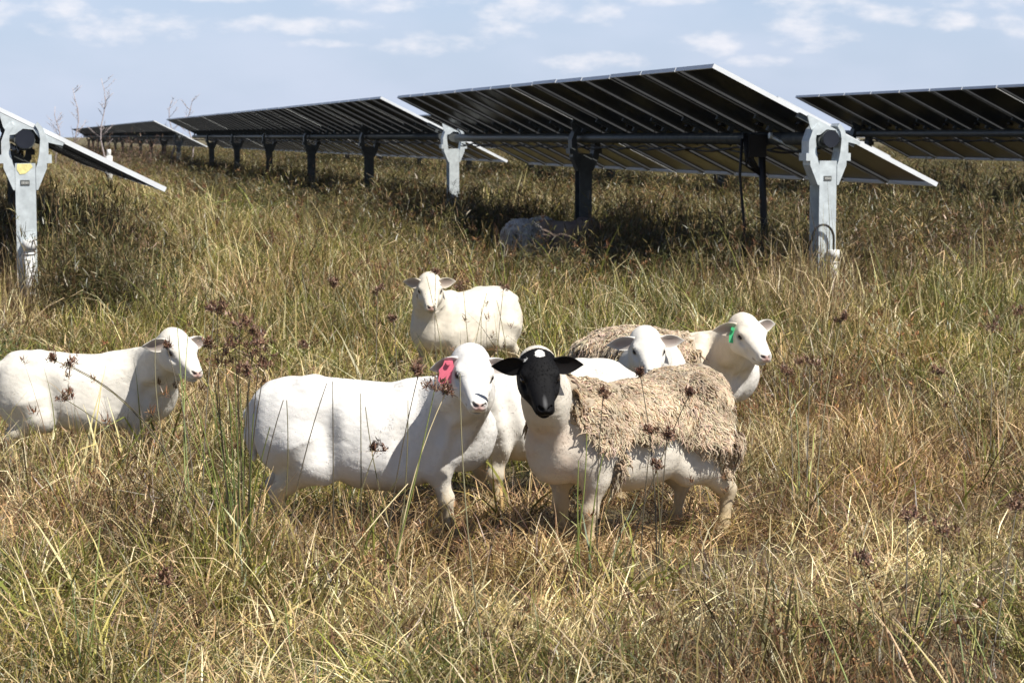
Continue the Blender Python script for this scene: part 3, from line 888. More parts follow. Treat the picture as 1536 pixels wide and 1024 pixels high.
def leaf_ear(root, tip, face, width, thick=.0045, n=15, m=9, curl=.35):
    """a cupped leaf with real thickness; returns V, Q"""
    root = np.array(root); tip = np.array(tip); L = tip - root; Ln = np.linalg.norm(L); t = L / Ln
    face = np.array(face, float); face -= t * (face @ t); face /= np.linalg.norm(face); side = np.cross(t, face)
    V = []
    for layer in (1, -1):
        for i in range(n):
            s = i / (n - 1)
            w = width / 2 * max(.10, math.sin(math.pi * min(1, (s * .86 + .13)) ** .85)) * (1 if s < .999 else .3)
            w = max(w, .012 * (1 - s))
            for j in range(m):
                q = j / (m - 1) * 2 - 1
                cup = curl * (1 - .4 * s)
                p = root + t * (s * Ln) + side * (w * math.sin(q * 1.35) / math.sin(1.35)) + face * (w * cup * (q * q) * 1.5 - .02 * (1 - s) * 0 - .012 * s * s)
                edge = (1 - q ** 4) * min(1, (1 - s) * 6 + .15)
                V.append(p + face * (thick * layer * edge * (1 + 1.6 * (1 - s) ** 2)))
    Q = []; o = n * m
    for i in range(n - 1):
        for j in range(m - 1):
            a = i * m + j
            Q.append((a, a + 1, a + m + 1, a + m)); Q.append((o + a, o + a + m, o + a + m + 1, o + a + 1))
    for i in range(n - 1):
        a = i * m; Q.append((a, a + m, o + a + m, o + a)); a = i * m + m - 1; Q.append((a, o + a, o + a + m, a + m))
    for j in range(m - 1):
        a = (n - 1) * m + j; Q.append((a, a + 1, o + a + 1, o + a)); a = j; Q.append((a, o + a, o + a + 1, a + 1))
    V = np.array(V); Q = np.array(Q)
    inner = np.zeros(len(V)); inner[:o] = 1
    q = np.tile(np.tile(np.abs(np.linspace(-1, 1, m)), n), 2)
    s = np.tile(np.repeat(np.linspace(0, 1, n), m), 2)
    return V, Q, inner * np.clip(1.25 - q * 1.2, 0, 1) * np.clip((1 - s) * 3, 0, 1)

def head_prims(Fd, J, R, sc=1.0):
    """J joint at the poll, R columns forward/left/up (forward = nose direction)"""
    W_ = lambda x, y, z: J + R @ (np.array((x, y, z)) * sc)
    E = lambda c, r, k=.02, op='add': Fd.ell(W_(*c), np.array(r) * sc, R, k * sc, op)
    Cn = lambda a, b, ra, rb, k=.02: Fd.cone(W_(*a), W_(*b), ra * sc, rb * sc, k * sc)
    E((.035, 0, .000), (.074, .064, .064), .03)              # skull
    E((.062, 0, .030), (.050, .050, .032), .03)              # forehead dome
    for g in (1, -1):
        E((.080, .050 * g, .030), (.026, .020, .013), .016)     # brow ridge
        Cn((.080, .020 * g, .004), (.212, .0145 * g, -.001), .040, .0225, .028)   # nasal bridge
        E((.052, .046 * g, -.036), (.056, .028, .048), .03)     # jowl
        E((.105, .044 * g, -.026), (.040, .018, .026), .025)    # cheek
        Cn((.04, .028 * g, -.066), (.19, .014 * g, -.044), .032, .019, .03)
        E((.226, .018 * g, -.021), (.026, .019, .0155), .012)   # upper lip
        E((.236, .015 * g, .002), (.020, .016, .014), .012)     # wing of the nostril
    E((.236, 0, -.006), (.024, .026, .023), .014)            # muzzle
    E((.214, 0, -.045), (.026, .024, .0125), .010)           # lower lip
    E((.19, 0, -.054), (.028, .021, .013), .015)             # chin
    Fd.ell(W_(.232, 0, -.0350), np.array((.036, .040, .0030)) * sc, R, .003, 'cut')          # mouth
    Fd.ell(W_(.262, 0, -.018), np.array((.010, .0018, .014)) * sc, R, .003, 'cut')           # philtrum
    for sgn in (1, -1):
        E((.256, .0135 * sgn, .004), (.012, .0085, .0062), .004, 'cut')                         # nostril
        E((.248, .021 * sgn, .007), (.012, .0055, .0055), .004, 'cut')
        E((.093, .078 * sgn, .012), (.021, .017, .0125), .006, 'cut')                           # eye socket
        E((.125, .060 * sgn, -.002), (.024, .008, .009), .012, 'cut')                           # tear trough
    return W_

TR0 = [(-.47, .60, .42, .075), (-.42, .645, .36, .12), (-.33, .668, .345, .155), (-.20, .665, .290, .17), (-.05, .645, .232, .20), (.10, .640, .218, .198),
       (.22, .655, .245, .172), (.31, .66, .275, .165), (.38, .635, .31, .135), (.44, .59, .36, .09), (.47, .54, .40, .05)]

def sheep(label, pos, yaw, head, fwd, up=(0, 0, 1), h=.0045, hs=1.13, scale=1.0, trunk=TR0, legs=(0, 0, 0, 0), ears=None, coat=None,
          tail=True, neck_r=(.13, .070), tag_ear=None, fleece=None, group='sheep of the flock in the pasture', lumps=(), hidden_legs=False, folds=True, ear_w=.070,
          ear_inner=(.30, .22, .19), hair=16000, neck_mid=None):
    """pos ground point, yaw body heading, head = world point of the poll joint, fwd/up head axes in world"""
    root = empty('sheep', pos, yaw)
    tag(root, label, 'sheep', group)
    iM = Matrix.Rotation(-yaw, 3, 'Z'); loc = lambda w: np.array(iM @ (Vector(w) - Vector(pos)))
    dirl = lambda w: np.array(iM @ Vector(w))
    J = loc(head); R = rot_from(iM @ Vector(fwd), iM @ Vector(up))
    S = scale
    prof = np.array(trunk) * S
    lo = np.array([prof[0, 0] - .16, -.30, -.01]); hi = np.array([prof[-1, 0] + .08, .30, .78 * S])
    pts = np.array([J + R @ np.array(p) * hs for p in ((.28, 0, 0), (-.06, .18, 0), (-.06, -.18, 0), (0, 0, .1), (0, 0, -.12))])
    lo = np.minimum(lo, pts.min(0) - .04); hi = np.maximum(hi, pts.max(0) + .06)
    Fd = Field(lo, hi, h)
    Fd.trunk(prof)
    e = lambda c, r, k=.06, **kw: Fd.ell(np.array(c) * S, np.array(r) * S, None, k * S, **kw)
    ch = lambda p, r, k=.03: Fd.chain([np.array(q) * S for q in p], [q * S for q in r], k * S)
    for i, sg in enumerate((1, -1)):
        e((.27, .108 * sg, .44), (.095, .070, .165), .05)            # shoulder
        e((.33, .105 * sg, .385), (.05, .05, .06), .03)            # point of the shoulder
        e((-.30, .105 * sg, .43), (.14, .075, .17), .07)           # thigh
        e((-.24, .095 * sg, .625), (.045, .040, .030), .04)        # hip bone
        e((-.42, .065 * sg, .575), (.05, .035, .035), .04)         # pin bone
        e((.22, .065 * sg, .628), (.10, .028, .028), .05)          # shoulder blade ridge
        e((-.155, .222 * sg, .46), (.040, .048, .11), .05, op='cut')   # hollow of the flank
        e((.140, .228 * sg, .42), (.026, .040, .14), .04, op='cut')    # behind the shoulder
        e((-.175, .13 * sg, .30), (.05, .05, .06), .05)            # skin fold at the stifle
        a = legs[i]
        ch([(.29, .115 * sg, .40), (.27 + a * .2, .118 * sg, .31), (.285 + a * .6, .112 * sg, .185), (.28 + a, .11 * sg, .075), (.295 + a, .11 * sg, .035)],
           [.072, .049, .027, .0185, .0215])
        e((.287 + a * .6, .112 * sg, .185), (.030, .028, .038), .015)
        ch([(.293 + a, .11 * sg, .035), (.312 + a, .11 * sg, .012)], [.026, .028], .01)
        a = legs[2 + i]
        ch([(-.26, .115 * sg, .40), (-.235 + a * .2, .125 * sg, .325), (-.36 + a * .6, .112 * sg, .235), (-.395 + a * .8, .105 * sg, .205), (-.372 + a, .105 * sg, .075), (-.357 + a, .105 * sg, .035)],
           [.110, .074, .038, .027, .019, .022])
        ch([(-.357 + a, .105 * sg, .035), (-.338 + a, .105 * sg, .012)], [.026, .028], .01)
    e((.40, 0, .42), (.09, .10, .13), .07)                          # brisket
    for c, r, k in lumps: e(c, r, k)
    # neck: from withers and brisket up to the throat
    nb1 = np.array((.33, 0, .53)) * S; nb2 = np.array((.385, 0, .43)) * S
    thr = J + R @ (np.array((.0, 0, -.035)) * hs); pol = J + R @ (np.array((-.02, 0, .0)) * hs)
    mid = (nb1 * .5 + pol * .5) + np.array((.02, 0, -.01)) if neck_mid is None else loc(neck_mid)
    Fd.chain([nb1, mid, pol], [neck_r[0], (neck_r[0] * .45 + neck_r[1] * .55), neck_r[1]], .06)
    Fd.chain([nb2, (nb2 * .45 + thr * .55), thr], [neck_r[0] * .75, neck_r[1] * .95, .058 * hs], .06)
    if tail:
        ch([(-.44, 0, .57), (-.475, .0, .51), (-.485, .0, .42), (-.475, 0, .33)], [.034, .030, .024, .012])
    W_ = head_prims(Fd, J, R, hs)
    V, Q = Fd.mesh()
    N = normals(V, Q)
    hl = (V - J) @ R / hs                                          # head-local coordinates
    inhead = np.clip((hl[:, 0] + .03) / .05, 0, 1) * (np.abs(hl[:, 1]) < .12) * (np.abs(hl[:, 2]) < .14) * (np.linalg.norm(hl - np.array((.1, 0, 0)), axis=1) < .2)
    body = 1 - inhead
    # soft muscle and skin relief, folds where the neck turns
    V = V + N * (body * (.0040 * vnoise(V, 9, 1) + .0016 * vnoise(V, 32, 2) + .0007 * vnoise(V, 90, 12)) + .0004 * vnoise(V, 120, 4))[:, None]
    if folds:
        nd = np.clip(1 - np.abs((V - (nb1 * .4 + nb2 * .2 + thr * .4)) @ ((thr - nb1) / np.linalg.norm(thr - nb1))) / .17, 0, 1) * body
        ax = (thr - nb1) / np.linalg.norm(thr - nb1)
        ph = V @ np.cross(ax, (0.2, .1, 1.0)) * 70 + V @ ax * 20 + 2.2 * vnoise(V, 9, 8)
        V = V + N * (nd * .0085 * np.sin(ph))[:, None]
    C = np.tile(np.array((.655, .638, .60)), (len(V), 1))
    info = dict(V=V, N=N, hl=hl, inhead=inhead, W=W_, S=S)
    # warmer, dirtier legs and belly
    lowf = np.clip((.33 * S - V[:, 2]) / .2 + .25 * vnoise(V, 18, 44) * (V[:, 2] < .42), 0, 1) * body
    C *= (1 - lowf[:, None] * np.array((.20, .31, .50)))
    C *= (1 - (.07 * np.clip(vnoise(V, 7, 5), 0, 1) * body)[:, None] * np.array((.5, 1.0, 2.0)))
    # muzzle skin
    nose = np.clip(1 - np.linalg.norm((hl - np.array((.260, 0, .0))) / np.array((.024, .026, .022)), axis=1), 0, 1) ** .6
    C = C * (1 - nose[:, None] * .9) + nose[:, None] * .9 * np.array((.62, .36, .32))
    lip = (np.clip(1 - np.abs(hl[:, 2] + .035) / .0060, 0, 1) * (hl[:, 0] > .19) * (np.abs(hl[:, 1]) < .045))
    C = C * (1 - lip[:, None] * .85) + lip[:, None] * .85 * np.array((.13, .08, .07))
    for sg in (1, -1):
        ns = np.clip(1.4 - np.linalg.norm((hl - np.array((.254, .0155 * sg, .005))) / np.array((.015, .012, .0085)), axis=1), 0, 1)
        C = C * (1 - ns[:, None]) + ns[:, None] * np.array((.045, .028, .028))
        ey = np.clip(1.5 - np.linalg.norm((hl - np.array((.093, .063 * sg, .012))) / np.array((.0175, .02, .0115)), axis=1), 0, 1)
        C = C * (1 - ey[:, None] * .8) + ey[:, None] * .8 * np.array((.10, .075, .07))
    hoof = (V[:, 2] < .032 * S)
    C[hoof] = (.05, .04, .03)
    if coat is not None: C = coat(C, info)
    # ears grown onto the head
    VV, QQ, CC = [V], [Q], [C]; b = len(V)
    if ears is None: ears = ((.13, .055, .0), (.13, .055, .0))
    eg = []
    for sg, (ln, drop, back) in zip((1, -1), ears):
        r0 = W_(.020, .050 * sg, .026)
        tdir = R @ np.array((-back, 1.0 * sg, 0.0)); tdir = tdir / np.linalg.norm(tdir) + np.array((0, 0, -drop / .13)); tdir /= np.linalg.norm(tdir)
        tipp = r0 + tdir * ln
        fh = dirl((fwd[0], fwd[1], 0)); fc = fh / np.linalg.norm(fh) + np.array((0, 0, -.28))
        v, q, inn = leaf_ear(r0, tipp, fc, ear_w)
        base = C[np.argmin(np.linalg.norm(V - W_(.02, .05 * sg, .03), axis=1))]
        c = np.tile(base, (len(v), 1)); c = c * (1 - inn[:, None] * .8) + inn[:, None] * .8 * np.array(ear_inner)
        VV.append(v); QQ.append(q + b); CC.append(c); b += len(v); eg.append((r0, tipp, fc))
    V2 = np.concatenate(VV); Q2 = np.concatenate(QQ); C2 = np.clip(np.concatenate(CC), .004, .9)
    bo = link('body', mesh_np('sheep_body', V2, Q2, C2, smooth=True, mats=[COAT]), root)
    if hair:
        face = np.clip(np.linalg.norm(hl - np.array((.24, 0, -.01)), axis=1) / .10 - .4, 0, 1) * np.where((np.linalg.norm(np.abs(hl) * np.array((1, 1, 1)) - np.array((.093, .063, .012)), axis=1) < .024), 0, 1)
        grow_hair(root, bo, V, N, C, hair, .0085, 3, face * (V[:, 2] > .04) + 1e-9)
    for sg in (1, -1):
        em = MB(); c0 = W_(.092, .0585 * sg, .012); Rm = Matrix(R.tolist())
        vs = []; nn = 10
        for i in range(nn + 1):
            for j in range(nn):
                a = math.pi * i / nn; p_ = 2 * math.pi * j / nn
                vs.append(Vector(c0) + Rm @ Vector((.0145 * math.sin(a) * math.cos(p_), .0125 * math.cos(a) * sg, .0105 * math.sin(a) * math.sin(p_))) * hs)
        em.add(vs, [(i * nn + j, i * nn + (j + 1) % nn, (i + 1) * nn + (j + 1) % nn, (i + 1) * nn + j) for i in range(nn) for j in range(nn)], True)
        em.build('eye', [eye_m], root)
    if tag_ear is not None:
        side, col, size, fr, ofs = tag_ear
        r0, tp, fc = eg[side]
        m_ = simple('ear_tag_plastic', col, .4, var=.08, vs=40)
        c0 = Vector(r0 * (1 - fr) + tp * fr) + Vector(dirl(ofs))
        wx = Vector(dirl((1, 0, 0))); wz = Vector(dirl((0.05, 0.05, 1)))
        tm = MB(); w, hh = size
        poly = [(-w * .22, hh * .5), (w * .22, hh * .5), (w * .3, hh * .28), (w * .5, hh * .1), (w * .5, -hh * .38), (w * .38, -hh * .5), (-w * .38, -hh * .5), (-w * .5, -hh * .38), (-w * .5, hh * .1), (-w * .3, hh * .28)]
        tm.prism(poly, c0 - wz * hh * .4, wx, wz, wx.cross(wz), .003)
        tm.tube([c0 + wx.cross(wz) * -.012, c0 + wx.cross(wz) * .012], .009, 10)
        tm.build('ear_tag', [m_], root)
    if fleece is not None:
        wn = np.clip((np.linalg.norm(V - J, axis=1) - .19) / .05, 0, 1) * body
        grow_fleece(root, V, N, Q, fleece, S, wn)
    return root

def grow_fleece(root, V, N, Q, spec, S, wn):
    """spec: mask(V,N) -> weight, count, length, colour"""
    rg = np.random.default_rng(spec.get('seed', 5))
    w = spec['mask'](V, N) * wn
    # felted underlayer
    keep = (w[Q] > .02).all(1); used = np.unique(Q[keep]); mp = np.full(len(V), -1); mp[used] = np.arange(len(used))
    lift = np.clip(w[used] * 3, 0, 1) * spec.get('thick', .022)
    cl1 = vnoise(V[used], 60, 3); cl2 = vnoise(V[used], 22, 9)
    Vu = V[used] + N[used] * (lift * (.55 + .45 * cl1 + .45 * cl2) - .002)[:, None]
    base = np.array(spec['col'])
    Cu = base * (0.80 + .12 * cl1)[:, None]
    sh = mesh_np('fleece', Vu, mp[Q[keep]], np.clip(Cu, .02, .9), smooth=True, mats=[WOOL])
    fo = link('fleece', sh, root)
    cand = np.where(w > .05)[0]; n = spec['n']
    pk = rg.choice(cand, n, p=w[cand] / w[cand].sum())
    P = V[pk]; M = N[pk]; ww = w[pk]
    flow = np.array(spec.get('flow', (-.25, 0, -1.0)))
    cdir = np.stack([vnoise(P, 16, 61), vnoise(P, 16, 62), vnoise(P, 16, 63) * .6], 1)
    D = flow[None] * .75 + cdir * .75 + rg.normal(0, .28, (n, 3))
    D -= M * (D * M).sum(1, keepdims=True); D /= np.linalg.norm(D, axis=1, keepdims=True) + 1e-9
    L = spec['len'] * rg.uniform(.55, 1.25, n); segs = 6
    wave = rg.uniform(0, 6.28, n); side = np.cross(M, D)
    K = 4; VV = np.zeros((n, segs + 1, K, 3)); CC = np.zeros((n, segs + 1, K, 3))
    lift0 = spec.get('thick', .022) * .45
    r0 = spec.get('rad', .0075) * rg.uniform(.6, 1.3, n)
    shade = (rg.uniform(.62, 1.25, n) * (1 + .30 * vnoise(P, 38, 77)))[:, None] * (1 + rg.normal(0, .04, (n, 3)))
    dirt = (rg.random(n) < .10); 
    for i in range(segs + 1):
        t = i / segs
        out_ = lift0 + np.sin(t * 2.0) * .016 * spec.get('puff', 1.0)
        c = P + M * (out_ * np.ones(n))[:, None] + D * (L * t)[:, None] + side * (np.sin(t * 9 + wave) * .0038 * (1 + t))[:, None]
        c[:, 2] -= (L * .22 * t * t); c += M * (.014 * vnoise(P, 30, 71))[:, None]
        r = r0 * (1 - t) ** .6 + .0012
        for k in range(K):
            a = 2 * math.pi * k / K + .6
            VV[:, i, k] = c + side * (np.cos(a) * r)[:, None] + M * (np.sin(a) * r * .75)[:, None]
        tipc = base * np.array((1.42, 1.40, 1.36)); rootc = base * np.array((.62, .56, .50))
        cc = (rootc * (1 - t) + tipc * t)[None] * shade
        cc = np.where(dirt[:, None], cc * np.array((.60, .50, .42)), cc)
        CC[:, i, :] = cc[:, None, :]
    b = (np.arange(n)[:, None, None] * (segs + 1) * K + np.arange(segs)[None, :, None] * K + np.arange(K)[None, None, :])
    b2 = (np.arange(n)[:, None, None] * (segs + 1) * K + np.arange(segs)[None, :, None] * K + ((np.arange(K) + 1) % K)[None, None, :])
    Fq = np.stack([b, b2, b2 + K, b + K], -1).reshape(-1, 4)
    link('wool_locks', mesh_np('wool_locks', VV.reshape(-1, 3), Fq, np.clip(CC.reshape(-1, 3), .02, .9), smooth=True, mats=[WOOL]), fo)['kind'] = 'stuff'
    return fo

def grow_hair(root, bo, V, N, C, n, ln, seed, keep):
    rg = np.random.default_rng(seed)
    w = keep; pk = rg.choice(len(V), n, p=w / w.sum())
    P = V[pk]; M = N[pk]; D = np.array((-.35, 0, -.8)) + rg.normal(0, .35, (n, 3))
    D -= M * (D * M).sum(1, keepdims=True); D /= np.linalg.norm(D, axis=1, keepdims=True) + 1e-9
    side = np.cross(M, D); L = ln * rg.uniform(.6, 1.4, n)[:, None]; r = (rg.uniform(.0008, .0015, n))[:, None]
    P = P + side * rg.normal(0, .002, (n, 1)) + D * rg.normal(0, .002, (n, 1))
    a = P - M * .0015; b = P + M * L * .06 + D * L * .55; c = P + M * L * .07 + D * L * 1.05
    VV = np.stack([a - side * r, a + side * r, b - side * r * .8, b + side * r * .8, c - side * r * .2, c + side * r * .2], 1).reshape(-1, 3)
    o = np.arange(n)[:, None] * 6
    Fq = np.concatenate([o + np.array([[0, 1, 3, 2]]), o + np.array([[2, 3, 5, 4]])])
    CC = np.repeat(C[pk] * rg.uniform(.93, 1.03, (n, 1)) * (1 + rg.normal(0, .02, (n, 3))), 6, 0)
    link('short_hair', mesh_np('short_hair', VV, Fq, np.clip(CC, .003, .85), mats=[HAIR]), bo)['kind'] = 'stuff'

def gpos(px, y, dz=0.0):
    p = at(px, 500, y); return Vector((p.x, y, float(hgt(p.x, y)) + dz))

def hdir(yaw_deg, pitch_deg):
    """yaw 0 = towards the camera, positive = nose to the right of the picture; pitch down"""
    a = math.radians(yaw_deg); p = math.radians(pitch_deg)
    return Vector((math.sin(a) * math.cos(p), -math.cos(a) * math.cos(p), -math.sin(p)))

def mul(c, f): return c * np.array(f)
# ------------------------------------------------------------------ the flock
def sm(a, b, x): t = np.clip((x - a) / (b - a), 0, 1); return t * t * (3 - 2 * t)

# big white ewe, front left, side on, head turned to the camera
def coatA(C, i):
    V = i['V']; hl = i['hl']; ih = i['inhead']
    C = C * np.array((1.02, 1.02, 1.03))
    y = sm(.12, .0, np.abs(V[:, 0] + .33)) * sm(.42, .30, V[:, 2]); C *= 1 - y[:, None] * np.array((.05, .12, .30))
    g = np.clip(1 - np.linalg.norm((hl - np.array((.225, 0, -.035))) / np.array((.05, .03, .020)), axis=1), 0, 1)
    C *= 1 - g[:, None] * .55
    return C
posA = gpos(555, 8.75)
sheep('large smooth white ewe side on at front, pink tag in its ear', posA, math.radians(-3), at(706, 545, 8.35), hdir(9, 31), up=(0.09, 0, 1),
      h=.0042, scale=1.0, hs=1.07, coat=coatA, ears=((.125, .035, .1), (.12, .075, .25)), legs=(.0, .05, -.02, .04), hair=26000, tag_ear=(1, (.78, .17, .24), (.070, .088), .42, (.008, -.024, .010)),
      trunk=[(-.50, .585, .43, .085), (-.44, .64, .35, .135), (-.34, .664, .34, .16), (-.20, .662, .285, .18), (-.05, .645, .215, .212), (.10, .636, .205, .206), (.22, .640, .235, .178), (.31, .64, .27, .165), (.38, .61, .31, .135), (.45, .56, .37, .09), (.48, .52, .41, .05)])

# white ewe behind, body between the two front faces
posB = gpos(812, 9.5)
sheep('white ewe mostly hidden behind the two front faces, with one bright foreleg between them', posB, math.radians(180 + 26), at(700, 592, 9.2), Vector((-.6, .2, -.75)), up=(-.6, 0, .6), h=.006,
      legs=(.0, -.04, 0, 0), scale=.96, coat=lambda C, i: C * np.array((1.0, .98, .94)), neck_r=(.11, .068))

# black-headed ewe, shedding wool
def coatBH(C, i):
    V = i['V']; hl = i['hl']; W_ = i['W']
    C = C * np.array((.92, .87, .79))
    pinkish = sm(.25, .40, V[:, 0]) * sm(.62, .45, V[:, 2]) * (.4 + .5 * np.clip(vnoise(V, 26, 12), -.5, 1))
    C *= 1 - np.clip(pinkish, 0, .6)[:, None] * np.array((.12, .26, .32))
    n_ = vnoise(V, 40, 17) * .006
    blk = (hl[:, 0] > -.02 + n_ + np.clip(-hl[:, 2] - .01, 0, 1) * .62) & (np.linalg.norm(hl - np.array((.1, 0, 0)), axis=1) < .21)
    poll = (np.linalg.norm((hl - np.array((.018, .006, .070))) / np.array((.024, .019, .022)), axis=1) + vnoise(V, 60, 3) * .2 < 1)
    st = (np.linalg.norm((hl - np.array((.028, -.048, .05))) / np.array((.008, .008, .02)), axis=1) < 1)
    C[blk] = (.0042, .0040, .0046)
    gray = np.clip(1 - np.linalg.norm((hl - np.array((.235, 0, .015))) / np.array((.05, .010, .02)), axis=1), 0, 1) * blk
    C += gray[:, None] * .12
    gray = np.clip(1 - np.linalg.norm((hl - np.array((.245, 0, -.026))) / np.array((.02, .026, .008)), axis=1), 0, 1) * blk
    C += gray[:, None] * .16
    C[(poll | st) & (hl[:, 2] > .02)] = (.74, .72, .68)
    return C
posH = gpos(948, 8.62)
YH = math.radians(180 + 36)
def maskH(V, N):
    x, y, z = V[:, 0], V[:, 1], V[:, 2]
    nz = vnoise(V, 16, 33) * .045 + vnoise(V, 50, 34) * .025
    low = np.interp(x, [-.46, -.40, -.33, -.27, -.18, -.05, .08, .20, .30, .36], [.72, .64, .53, .41, .43, .49, .44, .42, .47, .52])
    m = sm(low + nz - .02, low + nz + .03, z) * sm(.40, .345, x + nz) * sm(-.47, -.41, x)
    dag = sm(.075, .05, np.sqrt((x + .40) ** 2 + (z - .36) ** 2) + nz * .8)
    strand = sm(.03, .015, np.abs(x - .20 + (z - .4) * .3) + np.abs(nz) * .5) * sm(.27, .31, z)
    return np.clip(m + dag * .9 + strand * (z < .5), 0, 1)
sheep('black headed ewe with tan shaggy wool peeling off its back', posH, YH, at(806, 548, 8.12), hdir(7, 32), up=(-.03, 0, 1), h=.0042,
      ears=((.125, .030, .15), (.125, .022, .15)), legs=(.02, -.03, -.03, .05), coat=coatBH, hair=26000, ear_inner=(.012, .010, .010), ear_w=.074, hs=1.04, neck_r=(.098, .062),
      trunk=[(a, b - .012 - .07 * a, c + .012, d * .95) for a, b, c, d in TR0], tail=True,
      fleece=dict(mask=maskH, n=15000, len=.046, col=(.41, .335, .245), thick=.032, rad=.0043, seed=4))
# dangling dag of wool at the tail is part of its fleece: matted lumps
# ewe with tan patches, facing the camera (middle right)
def coatC(C, i):
    V = i['V']; hl = i['hl']
    C = C * np.array((1.0, .985, .95)); b = sm(.30, .2, V[:, 0]) * .25
    return C * (1 - b[:, None] * np.array((.2, .5, .9)))
def mk(x0, x1, zl, seed):
    def f(V, N):
        nz = vnoise(V, 22, seed) * .05
        return sm(zl + nz - .02, zl + nz + .03, V[:, 2]) * sm(x0 - .02, x0 + .03, V[:, 0] + nz) * sm(x1 + .02, x1 - .03, V[:, 0] + nz)
    return f
sheep('white faced ewe looking over the shaggy one, with patches of tan wool on its back', gpos(962, 10.75), math.radians(-82), at(969, 514, 10.15), hdir(5, 26), hs=1.08, h=.0055,
      ears=((.13, .018, .15), (.14, .040, .2)), coat=coatC, fleece=dict(mask=mk(-.45, .16, .52, 3), n=3600, len=.045, rad=.0046, col=(.44, .365, .27), thick=.02, seed=8), neck_r=(.115, .068), scale=.96, hidden_legs=True)
# ewe at the right with a green tag
def coatD(C, i):
    hl = i['hl']; C = C * np.array((1.0, .98, .95))
    for cx, cy, cz, r in ((.16, -.03, -.045, .006), (.175, -.028, -.05, .005), (.15, -.035, -.02, .004), (.19, -.02, -.052, .006)):
        C[np.linalg.norm(hl - np.array((cx, cy, cz)), axis=1) < r] = (.05, .04, .04)
    V = i['V']; b = sm(.36, .2, V[:, 0]) * .35
    C = C * (1 - b[:, None] * np.array((.15, .35, .65)))
    return C
sheep('ewe with raised white head and green ear tag, farthest right of the flock', gpos(1000, 11.0), math.radians(8), at(1116, 492, 10.6), hdir(20, 27), hs=1.08, h=.0055,
      ears=((.115, .012, .15), (.12, .05, .35)), coat=coatD, tag_ear=(1, (.07, .50, .20), (.030, .075), .30, (.012, -.02, -.005)),
      fleece=dict(mask=mk(-.48, .12, .50, 13), n=4200, len=.045, rad=.0046, col=(.45, .37, .275), thick=.02, seed=9), neck_r=(.11, .066), scale=.95)
# ewe in the middle distance
def coatE(C, i):
    V = i['V']; hl = i['hl']; C = C * np.array((.96, .90, .79))
    nz = vnoise(hl, 60, 5)
    sp = (nz > .75) & (hl[:, 0] > .06) & (i['inhead'] > .5); C[sp] = (.06, .05, .045)
    return C
sheep('cream ewe standing behind the others at centre, alone in the long grass', gpos(698, 14.3), math.radians(180 + 52), at(644, 426, 13.85), hdir(5, 30), hs=1.08, h=.0065, ears=((.12, .012, .2), (.12, .02, .3)),
      coat=coatE, neck_r=(.115, .066))
# ewe at the far left
sheep('white ewe at the left edge, standing belly deep in brown grass, looking right', gpos(122, 10.55), math.radians(4), at(262, 516, 10.25), hdir(34, 27), hs=1.06, h=.005, ears=((.125, .035, .25), (.12, .045, .35)),
      scale=.905, coat=lambda C, i: C * np.array((1.02, .99, .93)), neck_r=(.12, .068), legs=(0, .03, 0, .03))

# two animals in the shade below the middle row
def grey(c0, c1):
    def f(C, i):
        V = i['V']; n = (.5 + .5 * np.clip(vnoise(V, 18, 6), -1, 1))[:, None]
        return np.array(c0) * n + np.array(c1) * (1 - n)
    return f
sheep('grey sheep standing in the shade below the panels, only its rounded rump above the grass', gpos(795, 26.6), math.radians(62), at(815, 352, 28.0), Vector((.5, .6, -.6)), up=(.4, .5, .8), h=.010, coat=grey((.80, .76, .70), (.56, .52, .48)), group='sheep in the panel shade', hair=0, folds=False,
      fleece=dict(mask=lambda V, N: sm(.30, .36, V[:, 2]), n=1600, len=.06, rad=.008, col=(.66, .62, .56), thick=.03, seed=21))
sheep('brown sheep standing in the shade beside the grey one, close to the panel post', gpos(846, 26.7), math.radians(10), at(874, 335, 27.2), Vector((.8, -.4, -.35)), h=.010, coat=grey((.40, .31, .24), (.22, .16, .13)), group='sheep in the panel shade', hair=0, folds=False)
# ------------------------------------------------------------------ tall sedges, shrubs, bare saplings
def seed_head(c, size, rg, dirv=(0, 0, 1), nray=7):
    parts = []
    tips = [np.array(c)]
    az = rg.uniform(0, 6.28, nray); el_ = rg.uniform(-.2, 1.2, nray); ln = size * rg.uniform(.3, 1.0, nray)
    for a, e, l in zip(az, el_, ln): tips.append(np.array(c) + l * np.array((math.cos(a) * math.cos(e), math.sin(a) * math.cos(e), math.sin(e))))
    tips = np.array(tips)
    n = nray
    r = ribbons(np.repeat(np.array(c)[None], n, 0), az, np.pi / 2 - el_, np.zeros(n), ln, np.full(n, .003), pal(rg, n, BROWN), 2, rg); parts.append(r[:3])
    k = 26; base = np.repeat(tips, k, 0) + rg.normal(0, .006, (len(tips) * k, 3)); m = len(base)
    r = ribbons(base, rg.uniform(0, 6.28, m), rg.uniform(0, 2.2, m), rg.uniform(-.3, .3, m), rg.uniform(.009, .024, m), rg.uniform(.004, .008, m),
                pal(rg, m, [(0.15, .07, .045), (.23, .12, .075), (.07, .035, .028), (.30, .19, .12)]), 2, rg)
    parts.append(r[:3])
    n = 4   # leafy bracts
    r = ribbons(np.repeat(np.array(c)[None], n, 0), rg.uniform(0, 6.28, n), rg.uniform(.6, 1.6, n), rg.uniform(0, 1.0, n), size * rg.uniform(1.2, 3.0, n), np.full(n, .004), pal(rg, n, [(0.16, .15, .05), (.3, .22, .12)]), 4, rg); parts.append(r[:3])
    return merge(parts)

